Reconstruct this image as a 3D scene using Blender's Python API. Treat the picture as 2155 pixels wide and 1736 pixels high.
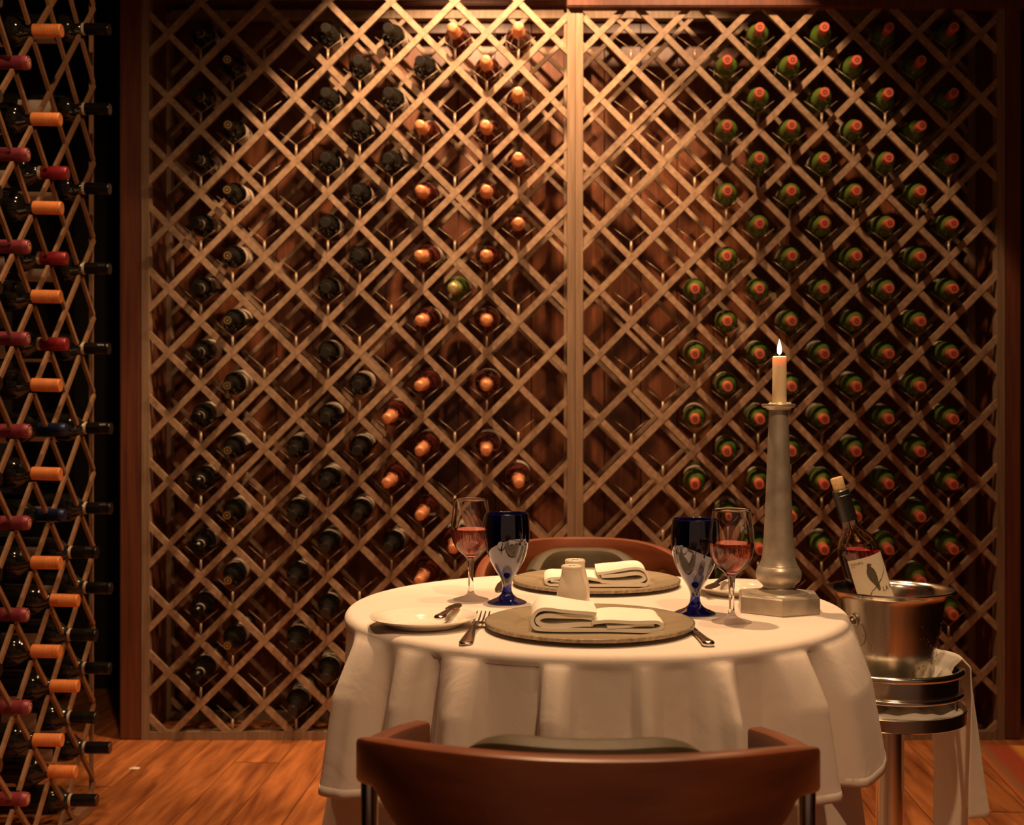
import bpy, bmesh, math, random
import numpy as np
from mathutils import Vector, Matrix, Quaternion
random.seed(7); np.random.seed(7)
R = math.radians
scene = bpy.context.scene
for o in list(bpy.data.objects): bpy.data.objects.remove(o)
COL = scene.collection

# ------------------------------------------------------------------ camera
F = 2532.0; CX, CY = 1077.5, 868.0; H = 1.075          # focal length and centre in px, eye height in m
cam = bpy.data.cameras.new('camera'); camo = bpy.data.objects.new('camera', cam); COL.objects.link(camo)
camo.location = (0, 0, H); camo.rotation_euler = (R(90), 0, 0)
cam.sensor_fit = 'HORIZONTAL'; cam.lens = 35.0; cam.sensor_width = 35.0 * 2155 / F
cam.dof.use_dof = True; cam.dof.focus_distance = 1.98; cam.dof.aperture_fstop = 5.6
cam.clip_start = 0.05
scene.camera = camo

# ------------------------------------------------------------------ world, lights, exposure
vs = scene.view_settings
vs.view_transform = 'Standard'; vs.look = 'None'; vs.gamma = 1.0; vs.use_curve_mapping = False
vs.exposure = 0.2
w = bpy.data.worlds.new('world'); scene.world = w; w.use_nodes = True
bg = w.node_tree.nodes['Background']; bg.inputs[0].default_value = (1.0, 0.55, 0.34, 1); bg.inputs[1].default_value = 0.10
WARM = (1.0, 0.585, 0.30)
def spot(name, loc, target, power, size, blend=0.35, radius=0.03, color=WARM):
    l = bpy.data.lights.new(name, 'SPOT'); l.energy = power; l.color = color
    l.spot_size = R(size); l.spot_blend = blend; l.shadow_soft_size = radius
    o = bpy.data.objects.new(name, l); COL.objects.link(o); o.location = loc
    o.rotation_euler = (Vector(target) - Vector(loc)).to_track_quat('-Z', 'Y').to_euler()
    return o
spot('rack_downlight', (-0.15, 3.30, 2.90), (-0.15, 4.275, 1.40), 150, 72, 0.25, 0.03)
spot('rack_downlight', (0.62, 3.30, 2.90), (0.32, 3.87, 1.40), 78, 93, 0.10, 0.03)
spot('table_downlight', (-0.02, 2.36, 2.9), (0.14, 2.05, 0.7), 150, 60, 0.5, 0.03)
spot('table_downlight', (0.62, 2.2, 2.9), (0.2, 2.0, 0.7), 45, 60, 0.5, 0.03)
spot('fill_spot', (-0.25, 1.35, 2.9), (-1.1, 2.9, 0.9), 55, 80, 0.6, 0.04)  # added fill for the side rack bottles, source out of view
spot('fill_spot', (0.45, 0.45, 2.9), (0.15, 1.9, 0.6), 95, 50, 0.6, 0.05)  # unseen front fill, added to lift napkin fronts and the cloth drop
spot('rack_top_light', (0.30, 3.885, 2.93), (0.30, 3.80, 0.0), 40, 84, 0.5, 0.02)
spot('fill_spot', (-0.75, 2.5, 2.9), (-0.6, 3.1, 0.0), 60, 50, 0.6, 0.04)  # fill added to brighten the floor left of the table
spot('fill_spot', (1.3, 2.5, 2.9), (1.2, 3.0, 0.0), 50, 50, 0.6, 0.04)  # matching added fill for the floor on the right

# ------------------------------------------------------------------ materials
def new_mat(name):
    m = bpy.data.materials.new(name); m.use_nodes = True
    nt = m.node_tree; return m, nt, nt.nodes['Principled BSDF']
def P(name, col, rough=0.5, metal=0.0, spec=0.5, **kw):
    m, nt, b = new_mat(name)
    b.inputs['Base Color'].default_value = (*col, 1); b.inputs['Roughness'].default_value = rough
    b.inputs['Metallic'].default_value = metal; b.inputs['Specular IOR Level'].default_value = spec
    for k, v in kw.items(): b.inputs[k.replace('_', ' ')].default_value = v
    return m
def noise_mat(name, c1, c2, scale=(8, 8, 8), rough=0.5, metal=0.0, bump=0.1, bdist=0.002, nscale=4.0, detail=6.0, rnd=0.0, lo=0.3, hi=0.7, spec=0.5, distort=0.0, rough2=None, fine=None):
    m, nt, b = new_mat(name); N = nt.nodes; L = nt.links
    tc = N.new('ShaderNodeTexCoord'); mp = N.new('ShaderNodeMapping'); mp.inputs['Scale'].default_value = scale
    L.new(tc.outputs['Object'], mp.inputs[0])
    oi = N.new('ShaderNodeObjectInfo')
    no = N.new('ShaderNodeTexNoise'); no.noise_dimensions = '4D'; no.inputs['Scale'].default_value = nscale; no.inputs['Detail'].default_value = detail
    no.inputs['Distortion'].default_value = distort
    mul = N.new('ShaderNodeMath'); mul.operation = 'MULTIPLY'; mul.inputs[1].default_value = 37.0
    L.new(oi.outputs['Random'], mul.inputs[0]); L.new(mul.outputs[0], no.inputs['W'])
    L.new(mp.outputs[0], no.inputs['Vector'])
    cr = N.new('ShaderNodeValToRGB'); cr.color_ramp.elements[0].color = (*c1, 1); cr.color_ramp.elements[1].color = (*c2, 1)
    cr.color_ramp.elements[0].position = lo; cr.color_ramp.elements[1].position = hi
    L.new(no.outputs['Fac'], cr.inputs[0]); out = cr.outputs[0]
    if rnd:
        hs = N.new('ShaderNodeHueSaturation'); mr = N.new('ShaderNodeMapRange')
        mr.inputs['To Min'].default_value = 1 - rnd; mr.inputs['To Max'].default_value = 1 + rnd
        L.new(oi.outputs['Random'], mr.inputs['Value']); L.new(mr.outputs[0], hs.inputs['Value']); L.new(out, hs.inputs['Color']); out = hs.outputs[0]
    L.new(out, b.inputs['Base Color'])
    b.inputs['Roughness'].default_value = rough; b.inputs['Metallic'].default_value = metal; b.inputs['Specular IOR Level'].default_value = spec
    if rough2 is not None:
        mr2 = N.new('ShaderNodeMapRange'); mr2.inputs['To Min'].default_value = rough; mr2.inputs['To Max'].default_value = rough2
        L.new(no.outputs['Fac'], mr2.inputs['Value']); L.new(mr2.outputs[0], b.inputs['Roughness'])
    if bump:
        bp = N.new('ShaderNodeBump'); bp.inputs['Strength'].default_value = bump; bp.inputs['Distance'].default_value = bdist
        src = no.outputs['Fac']
        if fine:
            n2 = N.new('ShaderNodeTexNoise'); n2.inputs['Scale'].default_value = fine; n2.inputs['Detail'].default_value = 3
            L.new(tc.outputs['Object'], n2.inputs['Vector']); src = n2.outputs['Fac']
        L.new(src, bp.inputs['Height']); L.new(bp.outputs[0], b.inputs['Normal'])
    return m
M = {}
M['slat'] = noise_mat('weathered_slat_wood', (0.22, 0.135, 0.078), (0.40, 0.27, 0.17), (14, 14, 14), 0.55, bump=0.25, rnd=0.15)
M['post'] = noise_mat('post_wood', (0.19, 0.118, 0.068), (0.31, 0.205, 0.127), (30, 30, 1.5), 0.55, bump=0.2, rnd=0.1)
M['leftslat'] = noise_mat('tan_slat_wood', (0.22, 0.115, 0.055), (0.34, 0.19, 0.10), (12, 12, 12), 0.6, bump=0.2, rnd=0.12)
M['redwood'] = noise_mat('red_brown_board', (0.105, 0.031, 0.013), (0.21, 0.070, 0.027), (18, 18, 1.1), 0.35, bump=0.1, rnd=0.22)
M['jamb'] = noise_mat('mahogany_jamb', (0.085, 0.022, 0.010), (0.17, 0.050, 0.020), (20, 20, 1.0), 0.55, bump=0.08, rnd=0.1)
M['floorwood'] = noise_mat('floor_plank', (0.20, 0.055, 0.016), (0.60, 0.215, 0.062), (9, 1.1, 9), 0.38, bump=0.15, rnd=0.16, nscale=3.0, distort=0.7, rough2=0.55)
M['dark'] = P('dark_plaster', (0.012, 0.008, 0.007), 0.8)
M['subfloor'] = P('subfloor', (0.03, 0.012, 0.006), 0.9)
M['ceil'] = P('ceiling_dark', (0.05, 0.03, 0.02), 0.8)
M['chairwood'] = noise_mat('chair_cherry_wood', (0.115, 0.029, 0.011), (0.225, 0.063, 0.023), (2.5, 2.5, 14), 0.36, bump=0.04, nscale=3.0)
M['leather'] = noise_mat('olive_leather', (0.040, 0.028, 0.011), (0.068, 0.049, 0.020), (6, 6, 6), 0.6, bump=0.2, fine=90)
M['chrome'] = P('chrome_tube', (0.72, 0.68, 0.62), 0.12, 1.0)
def steel_mat(name, col, rough, scale, amt):
    m, nt, b = new_mat(name); N = nt.nodes; L = nt.links
    b.inputs['Base Color'].default_value = (*col, 1); b.inputs['Metallic'].default_value = 1.0
    tc = N.new('ShaderNodeTexCoord'); no = N.new('ShaderNodeTexNoise'); no.inputs['Scale'].default_value = scale; no.inputs['Detail'].default_value = 4
    L.new(tc.outputs['Object'], no.inputs['Vector'])
    mr = N.new('ShaderNodeMapRange'); mr.inputs['To Min'].default_value = rough; mr.inputs['To Max'].default_value = rough + amt
    L.new(no.outputs['Fac'], mr.inputs['Value']); L.new(mr.outputs[0], b.inputs['Roughness'])
    return m
M['steel'] = steel_mat('polished_steel', (0.74, 0.69, 0.60), 0.08, 14, 0.22)
M['standsteel'] = steel_mat('stand_steel', (0.78, 0.73, 0.65), 0.14, 8, 0.1)
M['cutlery'] = steel_mat('cutlery_steel', (0.75, 0.70, 0.62), 0.12, 60, 0.1)
M['pewter'] = noise_mat('pewter', (0.46, 0.40, 0.32), (0.66, 0.59, 0.48), (6, 6, 6), 0.24, 0.55, bump=0.12, bdist=0.001, nscale=7, rough2=0.5, fine=160)
M['charger'] = noise_mat('brushed_pewter_charger', (0.33, 0.27, 0.17), (0.45, 0.37, 0.245), (3, 14, 3), 0.42, 0.45, bump=0.05, nscale=4)
M['chargerrim'] = noise_mat('charger_rim', (0.16, 0.12, 0.08), (0.42, 0.34, 0.24), (40, 40, 40), 0.4, 0.5, bump=0.1)
M['porcelain'] = P('white_porcelain', (0.86, 0.80, 0.70), 0.13, 0.0, 0.5)
M['porcelain2'] = P('cream_porcelain', (0.80, 0.71, 0.58), 0.16)
def cloth_mat(name, col, wave=900, bump=0.25, wr=0.55):
    m, nt, b = new_mat(name); N = nt.nodes; L = nt.links
    b.inputs['Base Color'].default_value = (*col, 1); b.inputs['Roughness'].default_value = 0.85
    b.inputs['Specular IOR Level'].default_value = 0.2; b.inputs['Sheen Weight'].default_value = 0.15
    tc = N.new('ShaderNodeTexCoord'); n1 = N.new('ShaderNodeTexNoise'); n1.inputs['Scale'].default_value = wave; n1.inputs['Detail'].default_value = 2
    n2 = N.new('ShaderNodeTexNoise'); n2.inputs['Scale'].default_value = 9; n2.inputs['Detail'].default_value = 3; n2.inputs['Distortion'].default_value = 0.8
    L.new(tc.outputs['Object'], n1.inputs['Vector']); L.new(tc.outputs['Object'], n2.inputs['Vector'])
    b1 = N.new('ShaderNodeBump'); b1.inputs['Strength'].default_value = bump; b1.inputs['Distance'].default_value = 0.0008
    b2 = N.new('ShaderNodeBump'); b2.inputs['Strength'].default_value = wr; b2.inputs['Distance'].default_value = 0.006
    L.new(n1.outputs['Fac'], b1.inputs['Height']); L.new(n2.outputs['Fac'], b2.inputs['Height'])
    L.new(b1.outputs[0], b2.inputs['Normal']); L.new(b2.outputs[0], b.inputs['Normal'])
    return m
M['cloth'] = cloth_mat('white_tablecloth', (0.80, 0.71, 0.63))
M['napkin'] = cloth_mat('white_napkin', (0.93, 0.88, 0.78), 1200, 0.2, 0.12)
M['towel'] = cloth_mat('service_towel', (0.80, 0.76, 0.67), 1200, 0.2, 0.5)
M['glass'] = P('clear_glass', (1, 1, 1), 0.0, 0, 0.5, Transmission_Weight=1.0, IOR=1.45)
M['bottleglass'] = P('clear_bottle_glass', (0.97, 0.96, 0.93), 0.02, 0, 0.5, Transmission_Weight=1.0, IOR=1.45)
M['blueglass'] = P('cobalt_glass', (0.009, 0.016, 0.30), 0.0, 0, 0.5, Transmission_Weight=1.0, IOR=1.5, Coat_Weight=1.0, Coat_IOR=2.0, Coat_Roughness=0.01)
M['wine'] = P('rose_wine', (1.0, 0.38, 0.33), 0.0, 0, 0.5, Transmission_Weight=1.0, IOR=1.33)
M['bottlewine'] = P('rose_wine_in_bottle', (0.95, 0.13, 0.15), 0.0, 0, 0.5, Transmission_Weight=1.0, IOR=1.33)
M['wax'] = P('candle_wax', (0.90, 0.76, 0.50), 0.45, 0, 0.4, Subsurface_Weight=0.5, Subsurface_Scale=0.02)
M['wick'] = P('wick', (0.02, 0.015, 0.01), 0.9)
m, nt, b = new_mat('flame'); b.inputs['Base Color'].default_value = (0, 0, 0, 1); b.inputs['Emission Color'].default_value = (1.0, 0.74, 0.36, 1); b.inputs['Emission Strength'].default_value = 14.0; M['flame'] = m
M['blackglass'] = P('black_bottle_glass', (0.012, 0.011, 0.008), 0.09, 0, 0.6)
M['greenglass'] = P('green_bottle_glass', (0.085, 0.135, 0.022), 0.10, 0, 0.6)
M['roseglass'] = P('dark_rose_glass', (0.10, 0.018, 0.012), 0.10, 0, 0.6)
M['capblack'] = P('black_capsule', (0.006, 0.0055, 0.005), 0.22)
M['capgrey'] = P('charcoal_capsule', (0.018, 0.016, 0.014), 0.3)
M['capred'] = P('salmon_capsule', (0.52, 0.12, 0.075), 0.35)
M['capredring'] = P('capsule_end', (0.20, 0.035, 0.025), 0.4)
M['caporange'] = noise_mat('orange_screwcap', (0.72, 0.24, 0.07), (0.84, 0.30, 0.09), (1, 1, 1), 0.4, bump=0.0, nscale=60)
M['cappurple'] = P('mulberry_capsule', (0.30, 0.055, 0.075), 0.38, 0.2)
M['cappurpleend'] = P('capsule_disc', (0.75, 0.48, 0.34), 0.4)
M['capcrimson'] = P('crimson_capsule', (0.30, 0.022, 0.03), 0.35, 0.2)
M['capblue'] = P('navy_capsule', (0.012, 0.024, 0.075), 0.35, 0.2)
M['band'] = P('cream_neck_band', (0.62, 0.52, 0.40), 0.5)
M['gold'] = P('gold_stamp', (0.50, 0.36, 0.14), 0.35, 0.7)
M['label'] = noise_mat('paper_label', (0.55, 0.44, 0.33), (0.72, 0.62, 0.50), (9, 9, 9), 0.6, bump=0.0, rnd=0.15)
M['foil'] = noise_mat('copper_foil', (0.72, 0.28, 0.125), (0.92, 0.43, 0.21), (60, 60, 60), 0.38, 0.35, bump=0.5, bdist=0.002, nscale=3)
M['goldfoil'] = noise_mat('gold_foil', (0.50, 0.42, 0.12), (0.85, 0.78, 0.42), (60, 60, 60), 0.3, 0.6, bump=0.5, bdist=0.002, nscale=3)
M['cork'] = noise_mat('cork', (0.48, 0.30, 0.14), (0.74, 0.52, 0.28), (90, 90, 90), 0.7, bump=0.3, nscale=4)
M['paper'] = noise_mat('cream_label_paper', (0.76, 0.66, 0.50), (0.82, 0.72, 0.56), (300, 300, 300), 0.65, bump=0.0)
M['ink'] = P('label_ink', (0.045, 0.035, 0.028), 0.7)
M['ink2'] = noise_mat('bird_ink', (0.03, 0.022, 0.016), (0.20, 0.15, 0.10), (400, 400, 400), 0.7, bump=0.0, nscale=3)
M['wire'] = P('cradle_wire', (0.36, 0.26, 0.17), 0.35, 0.3)
M['ice'] = P('ice_water', (0.75, 0.75, 0.72), 0.15, 0, 0.5)
M['drop'] = P('water_drop', (1, 1, 1), 0.0, 0, 0.5, Transmission_Weight=1.0, IOR=1.33)
def rug_mat():
    m, nt, b = new_mat('striped_rug'); N = nt.nodes; L = nt.links
    tc = N.new('ShaderNodeTexCoord'); sx = N.new('ShaderNodeSeparateXYZ'); L.new(tc.outputs['Object'], sx.inputs[0])
    mr = N.new('ShaderNodeMapRange'); mr.inputs['From Min'].default_value = 0; mr.inputs['From Max'].default_value = 0.9
    L.new(sx.outputs[0], mr.inputs[0])
    cr = N.new('ShaderNodeValToRGB'); cr.color_ramp.interpolation = 'EASE'; e = cr.color_ramp.elements
    e[0].position = 0; e[0].color = (0.52, 0.15, 0.04, 1); e[1].position = 1; e[1].color = (0.42, 0.09, 0.03, 1)
    for p, c in ((0.03, (0.33, 0.13, 0.05)), (0.06, (0.40, 0.075, 0.025)), (0.12, (0.42, 0.065, 0.02)), (0.155, (0.72, 0.29, 0.05)), (0.175, (0.75, 0.30, 0.05)), (0.20, (0.20, 0.08, 0.03)), (0.25, (0.46, 0.09, 0.03))):
        x = e.new(p); x.color = (*c, 1)
    L.new(mr.outputs[0], cr.inputs[0]); L.new(cr.outputs[0], b.inputs['Base Color']); b.inputs['Roughness'].default_value = 0.95
    no = N.new('ShaderNodeTexNoise'); no.inputs['Scale'].default_value = 250; L.new(tc.outputs['Object'], no.inputs['Vector'])
    bp = N.new('ShaderNodeBump'); bp.inputs['Strength'].default_value = 0.5; bp.inputs['Distance'].default_value = 0.003
    L.new(no.outputs['Fac'], bp.inputs['Height']); L.new(bp.outputs[0], b.inputs['Normal'])
    return m
M['rug'] = rug_mat()

# ------------------------------------------------------------------ helpers
def link(o, parent=None):
    COL.objects.link(o)
    if parent is not None: o.parent = parent
    return o
def tag(o, label=None, cat=None, group=None, kind=None):
    if label: o['label'] = label
    if cat: o['category'] = cat
    if group: o['group'] = group
    if kind: o['kind'] = kind
    return o
def thing(name, label, cat, loc=(0, 0, 0), group=None, kind=None):
    o = bpy.data.objects.new(name, None); o.empty_display_size = 0.05; link(o); o.location = loc
    return tag(o, label, cat, group, kind)
def mesh(name, verts, faces, smooth=False, mat=None):
    me = bpy.data.meshes.new(name); me.from_pydata([tuple(v) for v in verts], [], faces)
    if smooth:
        me.polygons.foreach_set('use_smooth', [True] * len(me.polygons))
    if mat: me.materials.append(M[mat] if isinstance(mat, str) else mat)
    me.update(); return me
def obj(name, me, parent=None, loc=None):
    o = bpy.data.objects.new(name, me); link(o, parent)
    if loc is not None: o.location = loc
    return o
def lathe_data(prof, seg=32):
    """prof: list of (r,z); r==0 closes on the axis"""
    v, f, rings = [], [], []
    for r, z in prof:
        if r <= 1e-7: v.append((0, 0, z)); rings.append([len(v) - 1])
        else:
            s = len(v)
            for i in range(seg):
                a = 2 * math.pi * i / seg; v.append((r * math.cos(a), r * math.sin(a), z))
            rings.append(list(range(s, s + seg)))
    for a, b in zip(rings[:-1], rings[1:]):
        if len(a) == 1 and len(b) == 1: continue
        for i in range(seg):
            j = (i + 1) % seg
            if len(a) == 1: f.append((a[0], b[j], b[i]))
            elif len(b) == 1: f.append((a[i], a[j], b[0]))
            else: f.append((a[i], a[j], b[j], b[i]))
    return v, f
def fix_normals(me):
    bm = bmesh.new(); bm.from_mesh(me); bmesh.ops.recalc_face_normals(bm, faces=bm.faces); bm.to_mesh(me); bm.free(); return me
def sharp(me, ang=40):
    try: me.set_sharp_from_angle(angle=R(ang))
    except Exception: pass
    return me
def lathe(name, prof, mat, seg=32, ang=40):
    v, f = lathe_data(prof, seg); me = mesh(name, v, f, True, mat); fix_normals(me); return sharp(me, ang)
def smooth_prof(pts, n=6):
    """Catmull-Rom through (r,z) points"""
    out = []; P_ = [pts[0]] + list(pts) + [pts[-1]]
    for i in range(1, len(P_) - 2):
        p0, p1, p2, p3 = [np.array(P_[k], float) for k in (i - 1, i, i + 1, i + 2)]
        for t in np.linspace(0, 1, n, endpoint=False):
            q = 0.5 * ((2 * p1) + (-p0 + p2) * t + (2 * p0 - 5 * p1 + 4 * p2 - p3) * t * t + (-p0 + 3 * p1 - 3 * p2 + p3) * t ** 3)
            out.append((max(q[0], 0), q[1]))
    out.append(tuple(pts[-1])); return out
def box_data(c, s, rot=None):
    hx, hy, hz = s[0] / 2, s[1] / 2, s[2] / 2
    v = [Vector((x, y, z)) for x in (-hx, hx) for y in (-hy, hy) for z in (-hz, hz)]
    if rot is not None: v = [rot @ p for p in v]
    v = [p + Vector(c) for p in v]
    f = [(0, 1, 3, 2), (4, 6, 7, 5), (0, 4, 5, 1), (2, 3, 7, 6), (0, 2, 6, 4), (1, 5, 7, 3)]
    return v, f
def box(name, c, s, mat, parent=None, rot=None, bevel=0.0):
    """box part: mesh centred on its own origin, object placed at c"""
    v, f = box_data((0, 0, 0), s, rot); me = mesh(name, v, f, False, mat)
    if bevel:
        bm = bmesh.new(); bm.from_mesh(me); bmesh.ops.bevel(bm, geom=bm.edges[:], offset=bevel, segments=2, affect='EDGES'); bm.to_mesh(me); bm.free()
    return obj(name, me, parent, c)
def tube_data(path, rad, seg=8, caps=True):
    path = [Vector(p) for p in path]; n = len(path); v, f = [], []
    rads = rad if isinstance(rad, (list, tuple)) else [rad] * n
    up = None
    for i, p in enumerate(path):
        d = (path[min(i + 1, n - 1)] - path[max(i - 1, 0)]).normalized()
        if up is None: up = d.orthogonal().normalized()
        up = (up - d * up.dot(d)).normalized(); s = d.cross(up)
        for k in range(seg):
            a = 2 * math.pi * k / seg; v.append(p + (up * math.cos(a) + s * math.sin(a)) * rads[i])
    for i in range(n - 1):
        for k in range(seg):
            j = (k + 1) % seg; f.append((i * seg + k, i * seg + j, (i + 1) * seg + j, (i + 1) * seg + k))
    if caps: f.append(tuple(range(seg))[::-1]); f.append(tuple(range((n - 1) * seg, n * seg)))
    return v, f
def tube(name, path, rad, mat, seg=8, caps=True):
    v, f = tube_data(path, rad, seg, caps); return sharp(mesh(name, v, f, True, mat), 50)
def merge(*ds):
    v, f = [], []
    for a, b in ds:
        n = len(v); v += list(a); f += [tuple(i + n for i in q) for q in b]
    return v, f
ORD = ['', 'first', 'second', 'third', 'fourth', 'fifth', 'sixth', 'seventh', 'eighth', 'ninth', 'tenth', 'eleventh', 'twelfth', 'thirteenth']
def ray(x, y, d):
    return Vector(((x - CX) / F * d, d, H + (CY - y) / F * d))

# ------------------------------------------------------------------ the room
D = 3.96; S = D / F
fl = obj('floor', mesh('floor', *box_data((0, 0, 0), (5.6, 6.2, 0.02)), False, 'subfloor'), None, (0.1, 2.4, -0.022))
tag(fl, 'reddish brown plank floor of the wine cellar', 'floor', kind='structure')
yaw = R(-3.0); PW = 0.142
for i in range(-15, 18):
    xc = i * PW; cuts = [-0.4, 0.6 + 1.2 * random.random(), 3.2 + 0.6 * random.random() if i % 3 == 0 else 2.6, 5.0]
    for a, b_ in zip(cuts[:-1], cuts[1:]):
        o = box('plank', (0, 0, 0), (PW - 0.003, b_ - a - 0.003, 0.016), 'floorwood', fl)
        o.rotation_euler = (0, 0, yaw)
        y = (a + b_) / 2; o.location = (xc + math.sin(-yaw) * (y - 2.4) - 0.1 , y - 2.4, 0.014)
WB = D + 0.37
wb = obj('wall_back', mesh('wall_back', *box_data((0, 0, 0), (3.1, 0.03, 2.9)), False, 'jamb'), None, (0.2, WB + 0.03, 1.45))
tag(wb, 'red-brown boarded wall behind the lattice wine racks', 'wall', kind='structure')
bw = 0.131
for i in range(23):
    box('board', (-1.24 - 0.2 + bw * (i + 0.5) , -0.024, 0), (bw - 0.004, 0.018, 2.88), 'redwood', wb)
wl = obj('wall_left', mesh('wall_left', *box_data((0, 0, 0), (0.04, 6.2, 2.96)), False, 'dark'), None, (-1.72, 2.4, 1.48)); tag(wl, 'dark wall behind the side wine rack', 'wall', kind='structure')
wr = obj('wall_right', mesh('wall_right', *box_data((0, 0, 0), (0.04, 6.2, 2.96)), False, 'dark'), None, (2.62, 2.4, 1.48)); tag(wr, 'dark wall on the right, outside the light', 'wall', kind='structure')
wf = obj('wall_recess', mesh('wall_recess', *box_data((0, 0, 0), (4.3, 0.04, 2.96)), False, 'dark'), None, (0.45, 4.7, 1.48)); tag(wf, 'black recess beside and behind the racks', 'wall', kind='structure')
ce = obj('ceiling', mesh('ceiling', *box_data((0, 0, 0), (4.4, 6.2, 0.04)), False, 'ceil'), None, (0.45, 2.4, 2.99)); tag(ce, 'dark ceiling above the cellar', 'ceiling', kind='structure')
t = box('trim_1', ((280 - CX) * S, D + 0.17, 1.35), (0.082, 0.36, 2.7), 'jamb', None, bevel=0.004); tag(t, 'mahogany jamb left of the lattice racks', 'trim', kind='structure')
t = box('trim_2', ((2129 - CX) * S, D + 0.17, 1.35), (0.055, 0.36, 2.7), 'jamb', None, bevel=0.004); tag(t, 'mahogany jamb right of the lattice racks', 'trim', kind='structure')
t = box('trim_3', (0.93, D - 0.01, 2.465), (1.5, 0.05, 0.13), 'jamb', None, bevel=0.004); tag(t, 'dark red header board over the right lattice rack', 'trim', kind='structure')
t = box('trim_4', (0.2, D + 0.30, 2.58), (2.9, 0.05, 0.14), 'jamb', None, bevel=0.004); tag(t, 'wooden rail along the top of the back wall', 'trim', kind='structure')

# ------------------------------------------------------------------ lattice racks
SW, ST = 0.0200, 0.015       # slat width and thickness
def clip(p, d, x0, x1, z0, z1):
    t0, t1 = -1e9, 1e9
    for c, dd, lo, hi in ((p[0], d[0], x0, x1), (p[1], d[1], z0, z1)):
        a, b = (lo - c) / dd, (hi - c) / dd
        if a > b: a, b = b, a
        t0, t1 = max(t0, a), min(t1, b)
    return t0, t1
def slats(root, X0, Z0, hx, hz, par, rect, place, mat, sw=SW, names='slat', kr=40, th=None, holes=()):
    ST = th or globals()['ST']
    """diagonal slats of both directions; crossings at (X0+k hx, Z0+r hz) with (k+r)%2==par. place(u,z,layer)->3d"""
    x0, x1, z0, z1 = rect; L = math.hypot(hx, hz); lap = 0.0016
    for layer, sgn in ((0, 1), (1, -1)):
        for m_ in range(-kr, kr):
            c = 2 * m_ + par
            # '/' : r-k=c through (k=0,r=c) ; '\\' : r+k=c through (0,c)
            p = (X0, Z0 + c * hz); d = (hx / L, sgn * hz / L)
            t0, t1 = clip(p, d, x0, x1, z0, z1)
            if t1 - t0 < 0.03: continue
            segs = [(t0, t1)]                      # notches around bottle necks split a slat into pieces
            for hu, hz_, hr in holes:
                q = (hu - p[0], hz_ - p[1]); tp_ = q[0] * d[0] + q[1] * d[1]; dist = abs(q[0] * d[1] - q[1] * d[0])
                if dist >= hr: continue
                w_ = math.sqrt(hr * hr - dist * dist); ns_ = []
                for s0, s1 in segs:
                    if s1 <= tp_ - w_ or s0 >= tp_ + w_: ns_.append((s0, s1)); continue
                    if tp_ - w_ - s0 > 0.012: ns_.append((s0, tp_ - w_))
                    if s1 - tp_ - w_ > 0.012: ns_.append((tp_ + w_, s1))
                segs = ns_
            for u0, u1 in segs:
                a = (p[0] + d[0] * u0, p[1] + d[1] * u0); b = (p[0] + d[0] * u1, p[1] + d[1] * u1)
                nrm = (-d[1], d[0]); vs_ = []
                mid = ((a[0] + b[0]) / 2, (a[1] + b[1]) / 2)
                c3 = place(mid[0], mid[1], layer * lap)
                for q in (a, b):
                    for s in (-1, 1):
                        for dep in (0, ST * 0.98):
                            vs_.append(place(q[0] + nrm[0] * s * sw / 2, q[1] + nrm[1] * s * sw / 2, layer * lap + dep) - c3)
                f = [(0, 1, 3, 2), (4, 6, 7, 5), (0, 4, 5, 1), (2, 3, 7, 6), (0, 2, 6, 4), (1, 5, 7, 3)]
                me = fix_normals(mesh(names, vs_, f, False, mat))
                o = obj(names, me, root); o.location = c3 - root.location
def cradle_mesh():
    a = 0.044
    d1 = tube_data([(0, 0, 0), (0, 0, a)], 0.0042, 8)
    d2 = tube_data([(0, 0, a), (-0.055, 0.012, a + 0.044)], 0.0012, 5)
    d3 = tube_data([(0, 0, a), (0.055, 0.012, a + 0.044)], 0.0012, 5)
    v, f = merge(d1, d2, d3); return mesh('wire_cradle', v, f, True, 'wire')
CRADLE = cradle_mesh()
ZT = 2.47
def back_rack(label, xl, xr, X0, Z0, hx, hz, par, kmax):
    root = thing('lattice_wine_rack', label, 'wine rack', ((xl + xr) / 2, D, 0), group='lattice wine racks on the back wall')
    off = root.location
    for dep, nm, zb in ((0.0, '', 0.0), (0.252, 'rear_', 0.0)):
        ins = 0.0 if dep == 0 else 0.0
        for x in (xl + 0.0125, xr - 0.0125):
            box(nm + 'post', Vector((x, D + dep + 0.008, ZT / 2)) - off, (0.025, 0.04, ZT), 'post', root)
        box(nm + 'bottom_rail', Vector(((xl + xr) / 2, D + dep + 0.008, 0.014)) - off, (xr - xl - 0.052, 0.038, 0.026), 'post', root)
        zt = 2.466 if dep else ZT - 0.014
        box(nm + 'top_rail', Vector(((xl + xr) / 2, D + dep + 0.008, zt)) - off, (xr - xl - 0.052, 0.038, 0.028), 'post', root)
        slats(root, X0, Z0, hx, hz, par, (xl + 0.018, xr - 0.018, 0.022, (2.46 if dep else ZT - 0.02)),
              (lambda u, z, dd, dep=dep: Vector((u, D + dep - 0.008 + dd, z))), 'slat', names=nm + 'slat', sw=0.020 if dep == 0 else 0.0145)
    for k in range(kmax + 1):
        for r in range(1, 24):
            if (k + r) % 2 != par:
                x = X0 + k * hx; z = Z0 + r * hz
                if x - hx < xl or x + hx > xr or z - hz < -0.02 or z + hz > ZT: continue
                o = obj('wire_cradle', CRADLE, root); o.location = Vector((x, D + 0.004, z - hz + 0.012)) - off
    return root
LX0 = (355 - CX) * S; LZ0 = H + (CY - 1550) * S; LHX = 66.9 * S; LHZ = 67.2 * S
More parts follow.
